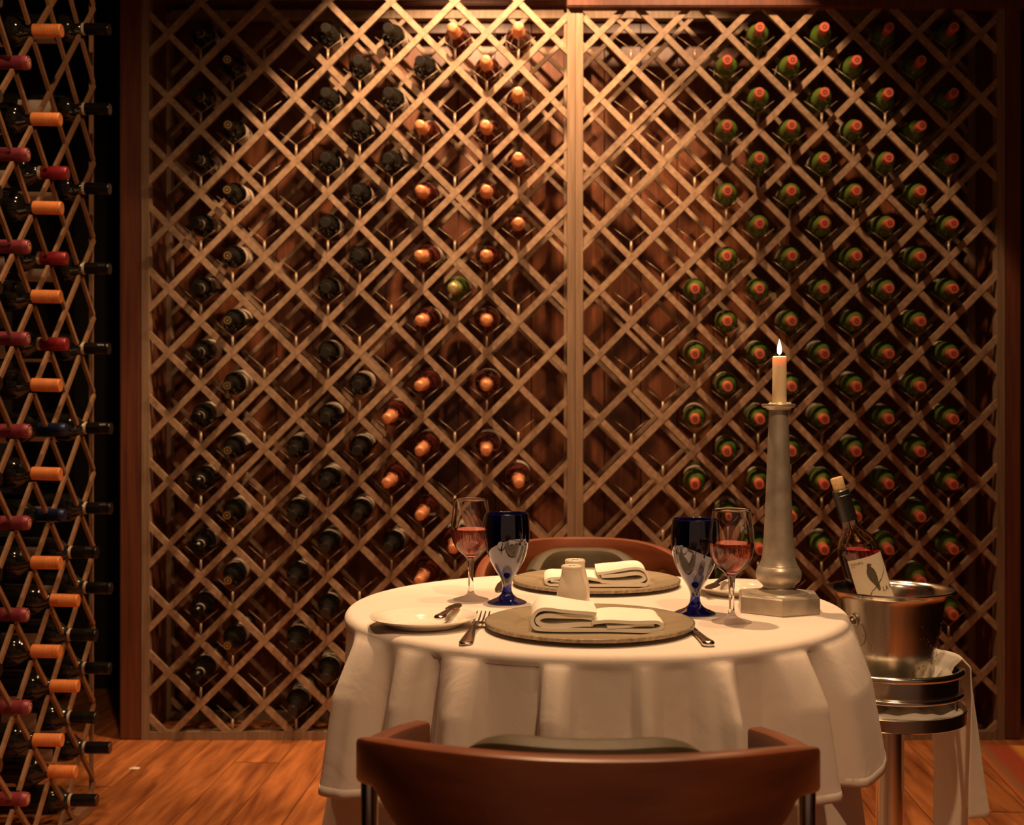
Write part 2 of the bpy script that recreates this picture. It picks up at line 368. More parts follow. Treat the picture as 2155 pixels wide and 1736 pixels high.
RX0 = (1328.5 - CX) * S; RZ0 = H + (CY - 1556) * S; RHX = 66.9 * S; RHZ = 67.5 * S
back_rack('diamond lattice wine rack holding black and copper-foiled bottles, left of the centre posts', (300 - CX) * S, (1209.5 - CX) * S, LX0, LZ0, LHX, LHZ, 0, 12)
back_rack('diamond lattice wine rack holding green bottles, right of the centre posts', (1210.5 - CX) * S, (2112 - CX) * S, RX0, RZ0, RHX, RHZ, 1, 11)

# left side rack: runs in depth, lattice plane at X = LP
LP = -1.14; HP = 0.1051; LY0 = 3.168
SIDE = {0: [(n, 'ring') for n in range(10)], 1: [(n, 'ring') for n in range(4)],
        2: [(0, 'orange'), (1, 'orange'), (2, 'orange'), (3, 'blue'), (4, 'blue'), (5, 'crimson'), (6, 'crimson'), (7, 'crimson')],
        3: [(n, 'orange') for n in range(1, 10)], 4: [(n, 'purple') for n in range(9)], 5: [(n, 'ring') for n in range(1, 10)]}
HOLES = [(LY0 - HP * c, (0.192 if c % 2 == 0 else 0.088) + 0.2102 * n, 0.0245) for c in SIDE for n, _k in SIDE[c]]
root = thing('side_wine_rack', 'tan diamond lattice rack along the left edge, bottles pointing right', 'wine rack', (LP, 2.7, 0))
off = root.location
for dep, nm in ((0.0, ''),):
    for y in (3.278, 1.95):
        box(nm + 'post', Vector((LP + dep - 0.006, y, ZT / 2)) - off, (0.010, 0.010, ZT), 'leftslat', root)
    box(nm + 'bottom_rail', Vector((LP + dep - 0.006, 2.614, 0.012)) - off, (0.03, 1.30, 0.022), 'leftslat', root)
    box(nm + 'top_rail', Vector((LP + dep - 0.006, 2.614, ZT - 0.014)) - off, (0.03, 1.30, 0.026), 'leftslat', root)
    # u = Y ; crossings at Y = LY0 - c*HP, z = 0.182+0.2102 n (even) / 0.077+0.2102 n (odd)
    slats(root, LY0, 0.181 - 0.2102, HP, HP, 0, (1.96, 3.27, 0.02, ZT - 0.02),
          (lambda u, z, dd, dep=dep: Vector((LP + dep - dd + 0.008, u, z))), 'leftslat', sw=0.0115, names=nm + 'slat', th=0.008, holes=HOLES)
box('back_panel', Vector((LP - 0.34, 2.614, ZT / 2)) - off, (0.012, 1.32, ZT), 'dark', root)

# ------------------------------------------------------------------ bottles
BL = 0.302
def bordeaux(rb=0.0375, rn=0.0142):
    return smooth_prof([(0.0, 0.012), (0.016, 0.008), (0.030, 0.001), (rb - 0.002, 0.002), (rb, 0.006)], 3) + \
        smooth_prof([(rb, 0.02), (rb, 0.11), (rb, 0.18), (rb * 0.985, 0.192), (rb * 0.86, 0.207), (rb * 0.62, 0.219), (rn * 1.18, 0.230), (rn, 0.243), (rn, 0.268)], 4) + [(rn, 0.292), (rn + 0.0008, 0.293), (rn + 0.0008, 0.300), (rn - 0.003, BL), (0, BL)]
def champagne():
    return smooth_prof([(0.0, 0.02), (0.02, 0.008), (0.034, 0.001), (0.042, 0.004), (0.0435, 0.012)], 3) + \
        smooth_prof([(0.0435, 0.03), (0.0435, 0.10), (0.0430, 0.15), (0.0385, 0.18), (0.028, 0.215), (0.0185, 0.25), (0.0150, 0.28)], 4) + [(0.0150, 0.30), (0, 0.30)]
BODY = {g: lathe('bottle_body', bordeaux(), g, 24, 50) for g in ('blackglass', 'greenglass')}
CHAMP = {g: lathe('bottle_body', champagne(), g, 24, 50) for g in ('roseglass', 'greenglass')}
def capsule(mat, z0=0.236, ridges=False, r=0.0158):
    p = [(0.0150, z0), (r, z0 + 0.0005)]
    if ridges:
        for k in range(5):
            z = z0 + 0.036 + k * 0.0045 + (0.004 if k == 4 else 0)
            p += [(r, z), (r - 0.0007, z + 0.0008), (r - 0.0007, z + 0.0018), (r, z + 0.0026)]
        p += [(r, BL - 0.001), (r - 0.0012, BL + 0.001)]
    else:
        p += [(r, BL - 0.016), (r + 0.0009, BL - 0.014), (r + 0.0009, BL - 0.008), (r, BL - 0.006), (r, BL - 0.001), (r - 0.0014, BL + 0.001)]
    return lathe('capsule', p + [(0, BL + 0.001)], mat, 20, 35)
def long_capsule(mat): return lathe('capsule', [(0.0150, 0.240), (0.0160, 0.2405), (0.0160, 0.262), (0.0166, 0.263), (0.0166, 0.300), (0.0150, BL + 0.001), (0, BL + 0.001)], mat, 20, 35)
def disc(name, mat, r, z, r0=0.0): return lathe(name, [(r0, z), (r0, z + 0.0006), (r, z + 0.0006), (r, z)] if r0 else [(0, z + 0.0006), (r, z + 0.0006), (r, z)], mat, 16)
def bandm(z0, z1, r, mat): return lathe('neck_band', [(0.0146, z0), (r, z0), (r, z1), (0.0146, z1)], mat, 20)
def label_mesh(mat, z0, z1, a0, a1, r, name='label'):
    v, f = [], []; n = 18
    for i in range(n + 1):
        a = a0 + (a1 - a0) * i / n
        for z in (z0, z1): v.append((r * math.cos(a), r * math.sin(a), z))
    for i in range(n): f.append((2 * i, 2 * i + 2, 2 * i + 3, 2 * i + 1))
    me = mesh(name, v, f, True, mat); return me
LAB = label_mesh('label', 0.075, 0.165, R(-75), R(75), 0.0379)
LAB2 = label_mesh('label', 0.06, 0.182, R(-80), R(80), 0.0379)
LABC = label_mesh('label', 0.05, 0.12, R(-70), R(70), 0.0439)
foil_prof = smooth_prof([(0.0285, 0.208), (0.0235, 0.228), (0.0195, 0.248), (0.0165, 0.270), (0.0158, 0.282), (0.0172, 0.287), (0.0160, 0.292), (0.0158, 0.297), (0.0172, 0.304), (0.0172, 0.312), (0.0150, 0.319), (0.0085, 0.3222), (0.0, 0.3225)], 4)
def foil(mat):
    v, f = lathe_data(foil_prof, 24); rng = np.random.RandomState(3); v2 = []
    for x, y, z in v:
        k = 1 + 0.035 * math.sin(5 * math.atan2(y, x) + z * 300) + rng.uniform(-0.02, 0.02)
        v2.append((x * k, y * k, z))
    return fix_normals(mesh('foil', v2, f, True, mat))
KIND = {
 'ring':   dict(parts=[('bottle_body', BODY['blackglass'], None), ('capsule', capsule('capblack', 0.240, True), 'black screw cap'), ('neck_band', bandm(0.232, 0.2385, 0.0160, 'band'), 'cream neck band'), ('label', LAB, None)]),
 'goldcap': dict(parts=[('bottle_body', BODY['blackglass'], None), ('capsule', capsule('capblack'), 'black capsule'), ('cap_stamp', disc('cap_stamp', 'gold', 0.0125, BL + 0.0012, 0.0085), 'round gold stamp'), ('cap_emblem', disc('cap_emblem', 'gold', 0.0045, BL + 0.0012), None), ('label', LAB2, 'white paper label')]),
 'dark':   dict(parts=[('bottle_body', BODY['blackglass'], None), ('capsule', capsule('capgrey'), 'charcoal capsule'), ('label', LAB2, 'white paper label')]),
 'green':  dict(parts=[('bottle_body', BODY['greenglass'], None), ('capsule', capsule('capred', 0.238), 'salmon red capsule'), ('cap_stamp', disc('cap_stamp', 'capredring', 0.0075, BL + 0.0012, 0.0035), None), ('label', LAB, 'cream paper label')]),
 'copper': dict(parts=[('bottle_body', CHAMP['roseglass'], None), ('foil', foil('foil'), 'crinkled copper foil'), ('label', LABC, None)]),
 'gold':   dict(parts=[('bottle_body', CHAMP['greenglass'], None), ('foil', foil('goldfoil'), 'crinkled gold foil'), ('label', LABC, None)]),
 'orange': dict(parts=[('bottle_body', BODY['blackglass'], None), ('capsule', capsule('caporange', 0.236, True), 'orange ridged screw cap'), ('label', LAB, None)]),
 'purple': dict(parts=[('bottle_body', BODY['blackglass'], None), ('capsule', capsule('cappurple'), 'mulberry red capsule'), ('cap_disc', disc('cap_disc', 'cappurpleend', 0.0095, BL + 0.0012), 'pale round end disc'), ('cap_stamp', disc('cap_stamp', 'cappurple', 0.007, BL + 0.002, 0.0055), None), ('label', LAB, None)]),
 'crimson': dict(parts=[('bottle_body', BODY['blackglass'], None), ('capsule', long_capsule('capcrimson'), 'crimson capsule'), ('neck_band', bandm(0.229, 0.2395, 0.0160, 'band'), 'cream neck band'), ('label', LAB, None)]),
 'blue':   dict(parts=[('bottle_body', BODY['blackglass'], None), ('capsule', capsule('capblue', 0.236), 'navy blue capsule'), ('label', LAB, None)]),
}
def put_bottle(kind, tip, dirv, roll, label, group):
    dirv = dirv.normalized()
    Ltip = 0.3225 if kind in ('copper', 'gold') else BL
    root = thing('champagne_bottle' if kind in ('copper', 'gold') else 'wine_bottle', label, 'bottle', tip - dirv * Ltip, group)
    root.rotation_mode = 'QUATERNION'
    root.rotation_quaternion = dirv.to_track_quat('Z', 'Y') @ Quaternion((0, 0, 1), roll)
    for nm, me, lb in KIND[kind]['parts']:
        o = obj(nm, me, root)
        if lb: o['label'] = lb
    return root
ev = lambda *a: list(a)
LEFT = {1: [(r, 'ring') for r in range(2, 23, 2)], 2: [(r, 'goldcap') for r in range(3, 22, 2)],
        4: [(r, 'dark') for r in (1, 3, 5, 7, 9)], 5: [(r, 'dark') for r in range(2, 23, 2)],
        6: [(r, 'dark') for r in (7, 9, 11, 15, 17, 19, 21)],
        7: [(6, 'dark'), (8, 'copper'), (10, 'copper'), (18, 'dark'), (20, 'dark'), (22, 'dark')],
        8: [(r, 'copper') for r in range(5, 20, 2)] + [(21, 'dark')],
        9: [(6, 'copper'), (14, 'gold'), (22, 'copper')],
        10: [(5, 'copper')] + [(r, 'copper') for r in range(9, 22, 2)],
        11: [(8, 'copper'), (16, 'copper'), (18, 'copper'), (20, 'copper'), (22, 'copper')]}
RIGHT = {2: [8, 10, 12, 14], 3: list(range(5, 22, 2)), 4: list(range(6, 23, 2)), 5: list(range(5, 22, 2)), 6: list(range(6, 23, 2)),
         7: list(range(7, 22, 2)), 8: list(range(6, 23, 2)), 9: list(range(5, 22, 2)), 10: list(range(4, 23, 2))}
LK = {'ring': 'black bottle, cream neck band', 'goldcap': 'black bottle, gold-stamped cap', 'dark': 'black bottle, plain dark cap', 'copper': 'copper-foiled champagne bottle', 'gold': 'gold-foiled champagne bottle'}
for ci, k in enumerate(sorted(LEFT), 1):
    lst = sorted(LEFT[k], reverse=True)
    for n, (r, kind) in enumerate(lst, 1):
        C = Vector((LX0 + k * LHX, D, LZ0 + r * LHZ + 0.004))
        yw = R({7: 4.0, 8: 4.0, 9: 2.5, 10: 1.0, 11: 0.5}.get(k, -1.5) + random.uniform(-1.6, 1.6)); ti = R(4.6 + random.uniform(-1.0, 1.0))
        dv = Vector((-math.sin(yw), -math.cos(yw), -math.sin(ti)))
        pos = 'lowest' if n == len(lst) else ('topmost' if n == 1 else ORD[n] + ' from top')
        if kind == 'gold': lab = 'lone gold-foiled green champagne bottle among the copper-foiled ones'
        else: lab = '%s, %s filled column of left lattice, %s' % (LK[kind], ORD[ci], pos)
        tipf = 0.085 if kind in ('copper', 'gold') else 0.075
        put_bottle(kind, C + dv * tipf, dv, R(90 + random.uniform(-50, 50) - 40), lab, 'bottles in the left lattice rack')
for ci, k in enumerate(sorted(RIGHT), 1):
    lst = sorted(RIGHT[k], reverse=True)
    for n, r in enumerate(lst, 1):
        C = Vector((RX0 + k * RHX, D, RZ0 + r * RHZ + 0.004))
        yw = R(8 + random.uniform(-1.2, 1.2)); ti = R(4.6 + random.uniform(-0.8, 0.8))
        dv = Vector((-math.sin(yw), -math.cos(yw), -math.sin(ti)))
        pos = 'lowest' if n == len(lst) else ('topmost' if n == 1 else ORD[n] + ' from top')
        put_bottle('green', C + dv * 0.075, dv, R(90 + random.uniform(-30, 30)), 'green bottle, salmon cap, %s filled column of right lattice, %s' % (ORD[ci], pos), 'green bottles in the right lattice rack')
TIPX = {'ring': -1.058, 'orange': -1.069, 'crimson': -1.094, 'blue': -1.098, 'purple': -1.104}
CN = {0: 'outermost column', 1: 'second column', 2: 'third column', 3: 'fourth column', 4: 'nearest column', 5: 'cut-off column'}
SK = {'ring': 'black bottle, cream neck band', 'orange': 'black bottle, orange screw cap', 'crimson': 'black bottle, crimson capsule', 'blue': 'black bottle, navy capsule', 'purple': 'black bottle, mulberry capsule'}
for c in SIDE:
    lst = sorted(SIDE[c], reverse=True)
    for n_, (n, kind) in enumerate(lst, 1):
        y = LY0 - HP * c; z = (0.192 if c % 2 == 0 else 0.088) + 0.2102 * n
        tx = TIPX[kind] + random.uniform(-0.003, 0.003)
        if c == 5: tx = -1.125
        yw = R(random.uniform(-1.2, 1.2))
        dv = Vector((math.cos(yw), math.sin(yw), -math.sin(R(1.2 + random.uniform(-0.6, 0.6)))))
        pos = 'lowest' if n_ == len(lst) else ('topmost' if n_ == 1 else ORD[n_] + ' from top')
        put_bottle(kind, Vector((tx, y, z)), dv, R(-90 + random.uniform(-40, 40)), '%s, side rack, %s, %s' % (SK[kind], CN[c], pos), 'bottles in the side rack')

# ------------------------------------------------------------------ table and cloths
TC = Vector((0.141, 2.07, 0)); TT = 0.742; TR = 0.408
tb = thing('dining_table', 'small round dining table under white cloths', 'table', TC)
obj('table_top', lathe('table_top', [(0, TT - 0.035), (TR, TT - 0.035), (TR + 0.003, TT - 0.03), (TR + 0.003, TT - 0.012), (TR, TT - 0.008), (0, TT - 0.008)], 'chairwood', 48), tb)
obj('pedestal', lathe('pedestal', [(0.04, TT - 0.035), (0.035, 0.4), (0.045, 0.1), (0.22, 0.03), (0.24, 0.0)], 'chairwood', 24), tb)
def theta_px(x, r=0.43):
    """table angle (front half) whose hanging cloth shows at image column x"""
    best = min((abs(CX + F * (TC.x + r * math.cos(a)) / (TC.y + r * math.sin(a)) - x), a) for a in np.linspace(R(-185), R(5), 1500))
    return best[1]
def fold_fn(ctrl):
    """periodic smooth function from (theta,value) pairs"""
    c = sorted(((a % (2 * math.pi)), v) for a, v in ctrl)
    A = np.array([x[0] for x in c]); V = np.array([x[1] for x in c])
    A2 = np.concatenate([A[-2:] - 2 * math.pi, A, A[:2] + 2 * math.pi]); V2 = np.concatenate([V[-2:], V, V[:2]])
    def f(a):
        a = a % (2 * math.pi); i = np.searchsorted(A2, a) - 1; i = min(max(i, 0), len(A2) - 2)
        t = (a - A2[i]) / (A2[i + 1] - A2[i]); t = t * t * (3 - 2 * t); return V2[i] * (1 - t) + V2[i + 1] * t
    return f
def tablecloth(name, ztop, rtop, zlow, fold, amp, flare, label, lowfn=None, thick=0.0012, nth=420, edge=0.012, tw=None):
    v, f = [], []; rings = []
    for r in [0.0] + list(np.linspace(0.05, rtop - 0.004, 8)):
        rings.append((r, ztop, 0, 0))
    for k in range(1, 7):
        a = k / 6 * math.pi / 2; rings.append((rtop - 0.004 + edge * math.sin(a), ztop - edge * (1 - math.cos(a)), 0, 0))
    ns = 34
    for k in range(1, ns + 1): rings.append((rtop - 0.004 + edge, None, k / ns, k))
    th = np.linspace(0, 2 * math.pi, nth, endpoint=False)
    fv = np.array([fold(a) for a in th]); low = np.array([lowfn(a) if lowfn else 0.0 for a in th])
    z1 = ztop - edge
    n1 = np.array([math.sin(a * 37 + 1.3) * 0.5 + math.sin(a * 23 + 4) * 0.5 for a in th])
    for r, z, t, k in rings:
        for i, a in enumerate(th):
            if t == 0: rr = r; zz = z
            else:
                g = min(1.0, t * 2.6) ** 0.65 if zlow > 0.1 else min(1.0, max(0.0, t - 0.26) * 2.2) ** 0.8; fl = flare if zlow > 0.1 else flare * (0.25 + 0.75 * t)
                A = amp * g
                rr = r + fl * t + max(A * fv[i], -0.85 * (fl * t + 0.004)) + 0.0012 * g * n1[i]
                if t > 0.93: rr += 0.0006
                zz = z1 + (zlow + low[i] - z1) * t
            aa = a + (tw(a, t) if tw and t > 0 else 0)
            v.append((rr * math.cos(aa), rr * math.sin(aa), zz))
    n = nth
    for j in range(len(rings) - 1):
        for i in range(n):
            i2 = (i + 1) % n; f.append((j * n + i, j * n + i2, (j + 1) * n + i2, (j + 1) * n + i))
    me = mesh(name, v, f, True, 'cloth'); o = obj(name, me, None, TC)
    sm = o.modifiers.new('solid', 'SOLIDIFY'); sm.thickness = thick; sm.offset = -1
    if zlow > 0.1:                                  # stitched double hem along the lower edge
        hv = []
        for j in range(len(rings) - 3, len(rings)):
            for i in range(n):
                x, y, z_ = v[j * n + i]; k_ = 1 + 0.0007 / math.hypot(x, y); hv.append((x * k_, y * k_, z_ - (0.0008 if j == len(rings) - 1 else 0)))
        hf = [(j * n + i, j * n + (i + 1) % n, (j + 1) * n + (i + 1) % n, (j + 1) * n + i) for j in range(2) for i in range(n)]
        ho = obj('hem', mesh('hem', hv, hf, True, 'cloth'), o); hs_ = ho.modifiers.new('solid', 'SOLIDIFY'); hs_.thickness = 0.0008; hs_.offset = -1
    return tag(o, label, 'tablecloth')
tp = theta_px
under_ctrl = [(tp(720), 0.5), (tp(770), -0.4), (tp(830), 0.6), (tp(930), -0.5), (tp(1040), 0.7), (tp(1160), -0.5), (tp(1280), 0.6), (tp(1420), -0.6), (tp(1560), 0.6), (tp(1680), -0.6), (tp(1745), 0.9), (tp(1795), -0.2)]
under_ctrl += [(a, 0.5 if i % 2 == 0 else -0.5) for i, a in enumerate(np.linspace(0.25, math.pi - 0.25, 10))]
tablecloth('floor_length_tablecloth', TT - 0.0035, TR + 0.004, 0.012, fold_fn(under_ctrl), 0.034, 0.108, 'floor-length white cloth under the shorter top cloth on the round table')
top_ctrl = [(tp(712), -0.3), (tp(735), -0.2), (tp(762), 0.85), (tp(785), 0.6), (tp(815), -0.15), (tp(860), 0.5), (tp(895), 0.15), (tp(912), -1.0), (tp(930), 0.1), (tp(975), 0.7), (tp(1003), 0.5), (tp(1022), -0.75), (tp(1125), -0.7), (tp(1150), 0.5), (tp(1180), 0.6), (tp(1225), -0.45), (tp(1330), -0.35), (tp(1350), 0.25), (tp(1430), -0.6), (tp(1495), 0.25), (tp(1520), 0.9), (tp(1540), 0.4), (tp(1560), -0.7), (tp(1600), -0.4), (tp(1650), 0.5), (tp(1690), 0.75), (tp(1712), -0.5), (tp(1745), 0.6), (tp(1790), 0.32)]
top_ctrl += [(a, v) for a, v in zip(np.linspace(0.22, math.pi - 0.25, 13), (-0.5, 0.8, -0.6, 0.6, -0.7, 0.8, -0.5, 0.7, -0.7, 0.7, -0.6, 0.8, -0.4))]
def lowf(a):
    a = (a + math.pi) % (2 * math.pi) - math.pi
    return -0.03 * math.exp(-((a - tp(740)) / 0.35) ** 2) + 0.004 * math.sin(6 * a)
tablecloth('table_topper', TT, TR + 0.008, 0.525, fold_fn(top_ctrl), 0.046, 0.036, 'short white top cloth draped over the round table, hem above the floor', lowf)

# ------------------------------------------------------------------ tableware
Z = TT + 0.0006
def charger(x, y, label):
    t = thing('charger_plate', label, 'plate', (x, y, Z), group='pewter charger plates')
    obj('plate', lathe('plate', smooth_prof([(0, 0.004), (0.10, 0.004), (0.112, 0.0048), (0.118, 0.008), (0.13, 0.0105), (0.150, 0.0125), (0.159, 0.0132)], 4) + [(0.1605, 0.0122), (0.159, 0.0085), (0.13, 0.005), (0.112, 0.0), (0, 0.0)], 'charger', 96, 60), t)
    obj('rim', lathe('rim', [(0.1588, 0.0135), (0.1612, 0.0128), (0.1608, 0.0078), (0.1575, 0.0070)], 'chargerrim', 96, 30), t)
charger(0.119, 1.852, 'large pewter charger plate nearest the camera, under a folded napkin')
charger(0.162, 2.315, 'large pewter charger plate at the far side of the table')
def napkin(x, y, rz, label, flip=1):
    t = thing('folded_napkin', label, 'napkin', (x, y, Z + 0.0054), group='folded white napkins')
    t.rotation_euler = (0, 0, rz)
    def ribbon(path, th, y0, y1, name, sub=6, seed=0):
        """solid folded band: centre line path in (x,z), thickness th, extruded y0..y1 with soft waviness"""
        pts = smooth_prof(path, sub); P2 = [np.array(p) for p in path]
        pts = []
        PP = [path[0]] + list(path) + [path[-1]]
        for i in range(1, len(PP) - 2):
            p0, p1, p2, p3 = [np.array(PP[k], float) for k in (i - 1, i, i + 1, i + 2)]
            for tt in np.linspace(0, 1, sub, endpoint=False):
                pts.append(0.5 * ((2 * p1) + (-p0 + p2) * tt + (2 * p0 - 5 * p1 + 4 * p2 - p3) * tt * tt + (-p0 + 3 * p1 - 3 * p2 + p3) * tt ** 3))
        pts.append(np.array(path[-1], float)); n = len(pts); ny = 8
        v, f = [], []
        for j in range(ny + 1):
            s = j / ny; yy = y0 + (y1 - y0) * s
            for side in (1, -1):
                for i, p in enumerate(pts):
                    tgt = pts[min(i + 1, n - 1)] - pts[max(i - 1, 0)]; tgt /= (np.linalg.norm(tgt) + 1e-9); nn = np.array([-tgt[1], tgt[0]])
                    q = p + nn * side * th / 2
                    wob = 0.0014 * math.sin(s * 5 + p[0] * 60 + seed)
                    ed = 1.0
                    v.append((q[0] * flip + 0.002 * math.sin(s * 3 + seed), yy + 0.002 * math.sin(p[0] * 50 + seed), max(q[1] + (wob if q[1] > 0.006 else 0), 0.0003)))
        rs = 2 * n
        for j in range(ny):
            for side in (0, 1):
                for i in range(n - 1):
                    a = j * rs + side * n + i; f.append((a, a + 1, a + 1 + rs, a + rs))
            for i in (0, n - 1):
                a = j * rs + i; f.append((a, a + n, a + n + rs, a + rs))
        for j in (0, ny):
            for i in range(n - 1):
                a = j * rs + i; f.append((a, a + 1, a + 1 + n, a + n))
        me = fix_normals(mesh(name, v, f, True, 'napkin')); sharp(me, 50); return obj(name, me, t)
    # outer band: lies flat, its left end folds up and back over, its right end is a low fold
    ribbon([(0.003, 0.0255), (-0.03, 0.031), (-0.066, 0.034), (-0.084, 0.030), (-0.0925, 0.017), (-0.089, 0.006), (-0.075, 0.0035), (-0.02, 0.003), (0.04, 0.003), (0.085, 0.0032), (0.0985, 0.0065), (0.0985, 0.0125), (0.086, 0.0165), (0.05, 0.0165), (0.020, 0.0150), (-0.004, 0.0125)], 0.0052, -0.056, 0.056, 'outer_fold', 6, 1)
    ribbon([(-0.004, 0.0195), (-0.05, 0.0245), (-0.074, 0.0245), (-0.0855, 0.0170), (-0.074, 0.0100), (-0.04, 0.0098), (-0.002, 0.0098)], 0.0066, -0.054, 0.054, 'inner_fold', 6, 2)
    ribbon([(0.02, 0.009), (0.06, 0.0095), (0.09, 0.0095)], 0.0036, -0.054, 0.054, 'inner_fold', 5, 3)
    return t
napkin(0.124, 1.845, R(-3), 'folded white napkin on the charger nearest the camera')
napkin(0.165, 2.31, R(177), 'folded white napkin on the far charger plate')
def bread_plate(x, y, label):
    o = obj('bread_plate', lathe('bread_plate', smooth_prof([(0, 0.003), (0.045, 0.003), (0.052, 0.0045), (0.062, 0.0105), (0.076, 0.0155), (0.083, 0.0170)], 5) + [(0.0843, 0.0165), (0.0835, 0.0150)] + smooth_prof([(0.078, 0.0125), (0.065, 0.0075), (0.056, 0.002), (0.050, 0.0)], 4) + [(0.047, 0.0), (0.046, 0.0012), (0, 0.0012)], 'porcelain', 64, 60), None, (x, y, Z))
    tag(o, label, 'plate', 'white bread plates')
bread_plate(-0.137, 1.872, 'white bread plate with butter knife at the near left')
bread_plate(0.416, 2.205, 'white bread plate at the far right, partly behind the candlestick')
def strip_mesh(name, sect, mat, bev=True):
    """cutlery: list of (y, halfwidth, z, thickness) along length -> rounded strip"""
    v, f = [], []; k = 8
    for y, hw, z, th in sect:
        for i in range(k):
            a = 2 * math.pi * i / k; v.append((hw * math.copysign(abs(math.cos(a)) ** 0.7, math.cos(a)), y, z + th / 2 * math.copysign(abs(math.sin(a)) ** 0.7, math.sin(a))))
    n = len(sect)
    for j in range(n - 1):
        for i in range(k):
            i2 = (i + 1) % k; f.append((j * k + i, j * k + i2, (j + 1) * k + i2, (j + 1) * k + i))
    f.append(tuple(range(k))); f.append(tuple(range((n - 1) * k, n * k)))
    return sharp(fix_normals(mesh(name, v, f, True, mat)), 60)
def fork(x, y, rz, label):
    t = thing('dinner_fork', label, 'fork', (x, y, Z), group='dinner forks'); t.rotation_euler = (0, 0, rz)
    obj('handle', strip_mesh('handle', [(-0.105, 0.004, 0.0030, 0.003), (-0.103, 0.0085, 0.0032, 0.0035), (-0.092, 0.0105, 0.0040, 0.0040), (-0.06, 0.0080, 0.0075, 0.0045), (-0.02, 0.0040, 0.0125, 0.0045), (0.01, 0.0032, 0.0140, 0.0045), (0.028, 0.0048, 0.0115, 0.004), (0.038, 0.0105, 0.0085, 0.003), (0.048, 0.0120, 0.0068, 0.0026), (0.056, 0.0122, 0.0066, 0.0024)], 'cutlery'), t)
    for i in range(4):
        xo = -0.0100 + i * 0.0067
        p = [(0.052, 0.0019, 0.0066, 0.0024), (0.07, 0.0018, 0.0075, 0.0024), (0.088, 0.0016, 0.0115, 0.0022), (0.102, 0.0009, 0.0160, 0.0016)]
        me = strip_mesh('tine', p, 'cutlery'); o = obj('tine', me, t); o.location = (xo, 0, 0)
fork(-0.056, 1.815, R(-6), 'silver dinner fork left of the near charger plate')
fork(0.352, 2.335, R(174), 'silver dinner fork right of the far charger plate')
def knife(x, y, rz, label, sc=1.0, name='dinner_knife', cat='knife', zz=0.0, tilt=0.0, group='dinner knives'):
    t = thing(name, label, cat, (x, y, Z + zz), group=group); t.rotation_euler = (tilt, 0, rz); t.scale = (sc, sc, sc)
    obj('handle', strip_mesh('handle', [(-0.11, 0.003, 0.005, 0.005), (-0.1085, 0.0085, 0.0055, 0.008), (-0.102, 0.0105, 0.0058, 0.0095), (-0.085, 0.0088, 0.0056, 0.009), (-0.05, 0.0068, 0.0055, 0.0078), (-0.02, 0.0062, 0.0055, 0.007), (-0.006, 0.0062, 0.0052, 0.0055)], 'cutlery'), t)
    obj('blade', strip_mesh('blade', [(-0.008, 0.0058, 0.0050, 0.0042), (0.0, 0.0085, 0.0045, 0.0028), (0.01, 0.0098, 0.0040, 0.0022), (0.06, 0.0100, 0.0035, 0.0018), (0.09, 0.0085, 0.0032, 0.0016), (0.107, 0.0045, 0.0030, 0.0014), (0.112, 0.0012, 0.0030, 0.0010)], 'cutlery'), t)
knife(0.2735, 1.800, R(3), 'silver dinner knife right of the near charger plate', 0.92)
knife(-0.018, 2.32, R(176), 'silver dinner knife left of the far charger plate', 0.95)
def butter_knife(x, y, rz, label, tilt):
    t = thing('butter_knife', label, 'knife', (x, y, Z + 0.0165), group='butter knives'); t.rotation_euler = (tilt, 0, rz)
    obj('handle', strip_mesh('handle', [(-0.085, 0.003, 0.004, 0.004), (-0.083, 0.0075, 0.0045, 0.006), (-0.076, 0.0092, 0.0048, 0.0075), (-0.05, 0.0065, 0.0045, 0.0065), (-0.015, 0.0048, 0.0042, 0.0055), (0.0, 0.0048, 0.004, 0.0045)], 'cutlery'), t)
    obj('blade', strip_mesh('blade', [(-0.002, 0.0045, 0.004, 0.0035), (0.006, 0.0095, 0.0036, 0.0022), (0.02, 0.0115, 0.0034, 0.002), (0.045, 0.0105, 0.0032, 0.0018), (0.062, 0.0060, 0.003, 0.0014), (0.069, 0.0012, 0.003, 0.001)], 'cutlery'), t)
butter_knife(-0.098, 1.905, R(-9), 'short butter knife resting on the near left bread plate', R(0))
butter_knife(0.372, 2.195, R(158), 'short butter knife resting on the far right bread plate', R(0))

def shaker(x, y, label):
    t = thing('shaker', label, 'shaker', (x, y, Z), group='salt and pepper shakers')
    obj('shaker_body', lathe('shaker_body', [(0, 0.001), (0.023, 0.0), (0.0246, 0.0015)] + smooth_prof([(0.0252, 0.006), (0.0256, 0.02), (0.0243, 0.036), (0.0205, 0.052), (0.0175, 0.064), (0.0170, 0.070), (0.0180, 0.0752)], 5) + [(0.0176, 0.0772), (0.0158, 0.0786), (0.0145, 0.0780), (0, 0.0772)], 'porcelain2', 40, 60), t)
    for a in range(5):
        r_ = 0.0 if a == 4 else 0.005
        o = obj('hole', disc('hole', 'ink', 0.0009, 0.0775), t); o.location = (r_ * math.cos(a * 1.57 + .5), r_ * math.sin(a * 1.57 + .5), 0)
shaker(0.0995, 2.002, 'cream porcelain shaker in front, behind the near napkin')
shaker(0.109, 2.082, 'cream porcelain shaker standing behind the other one')

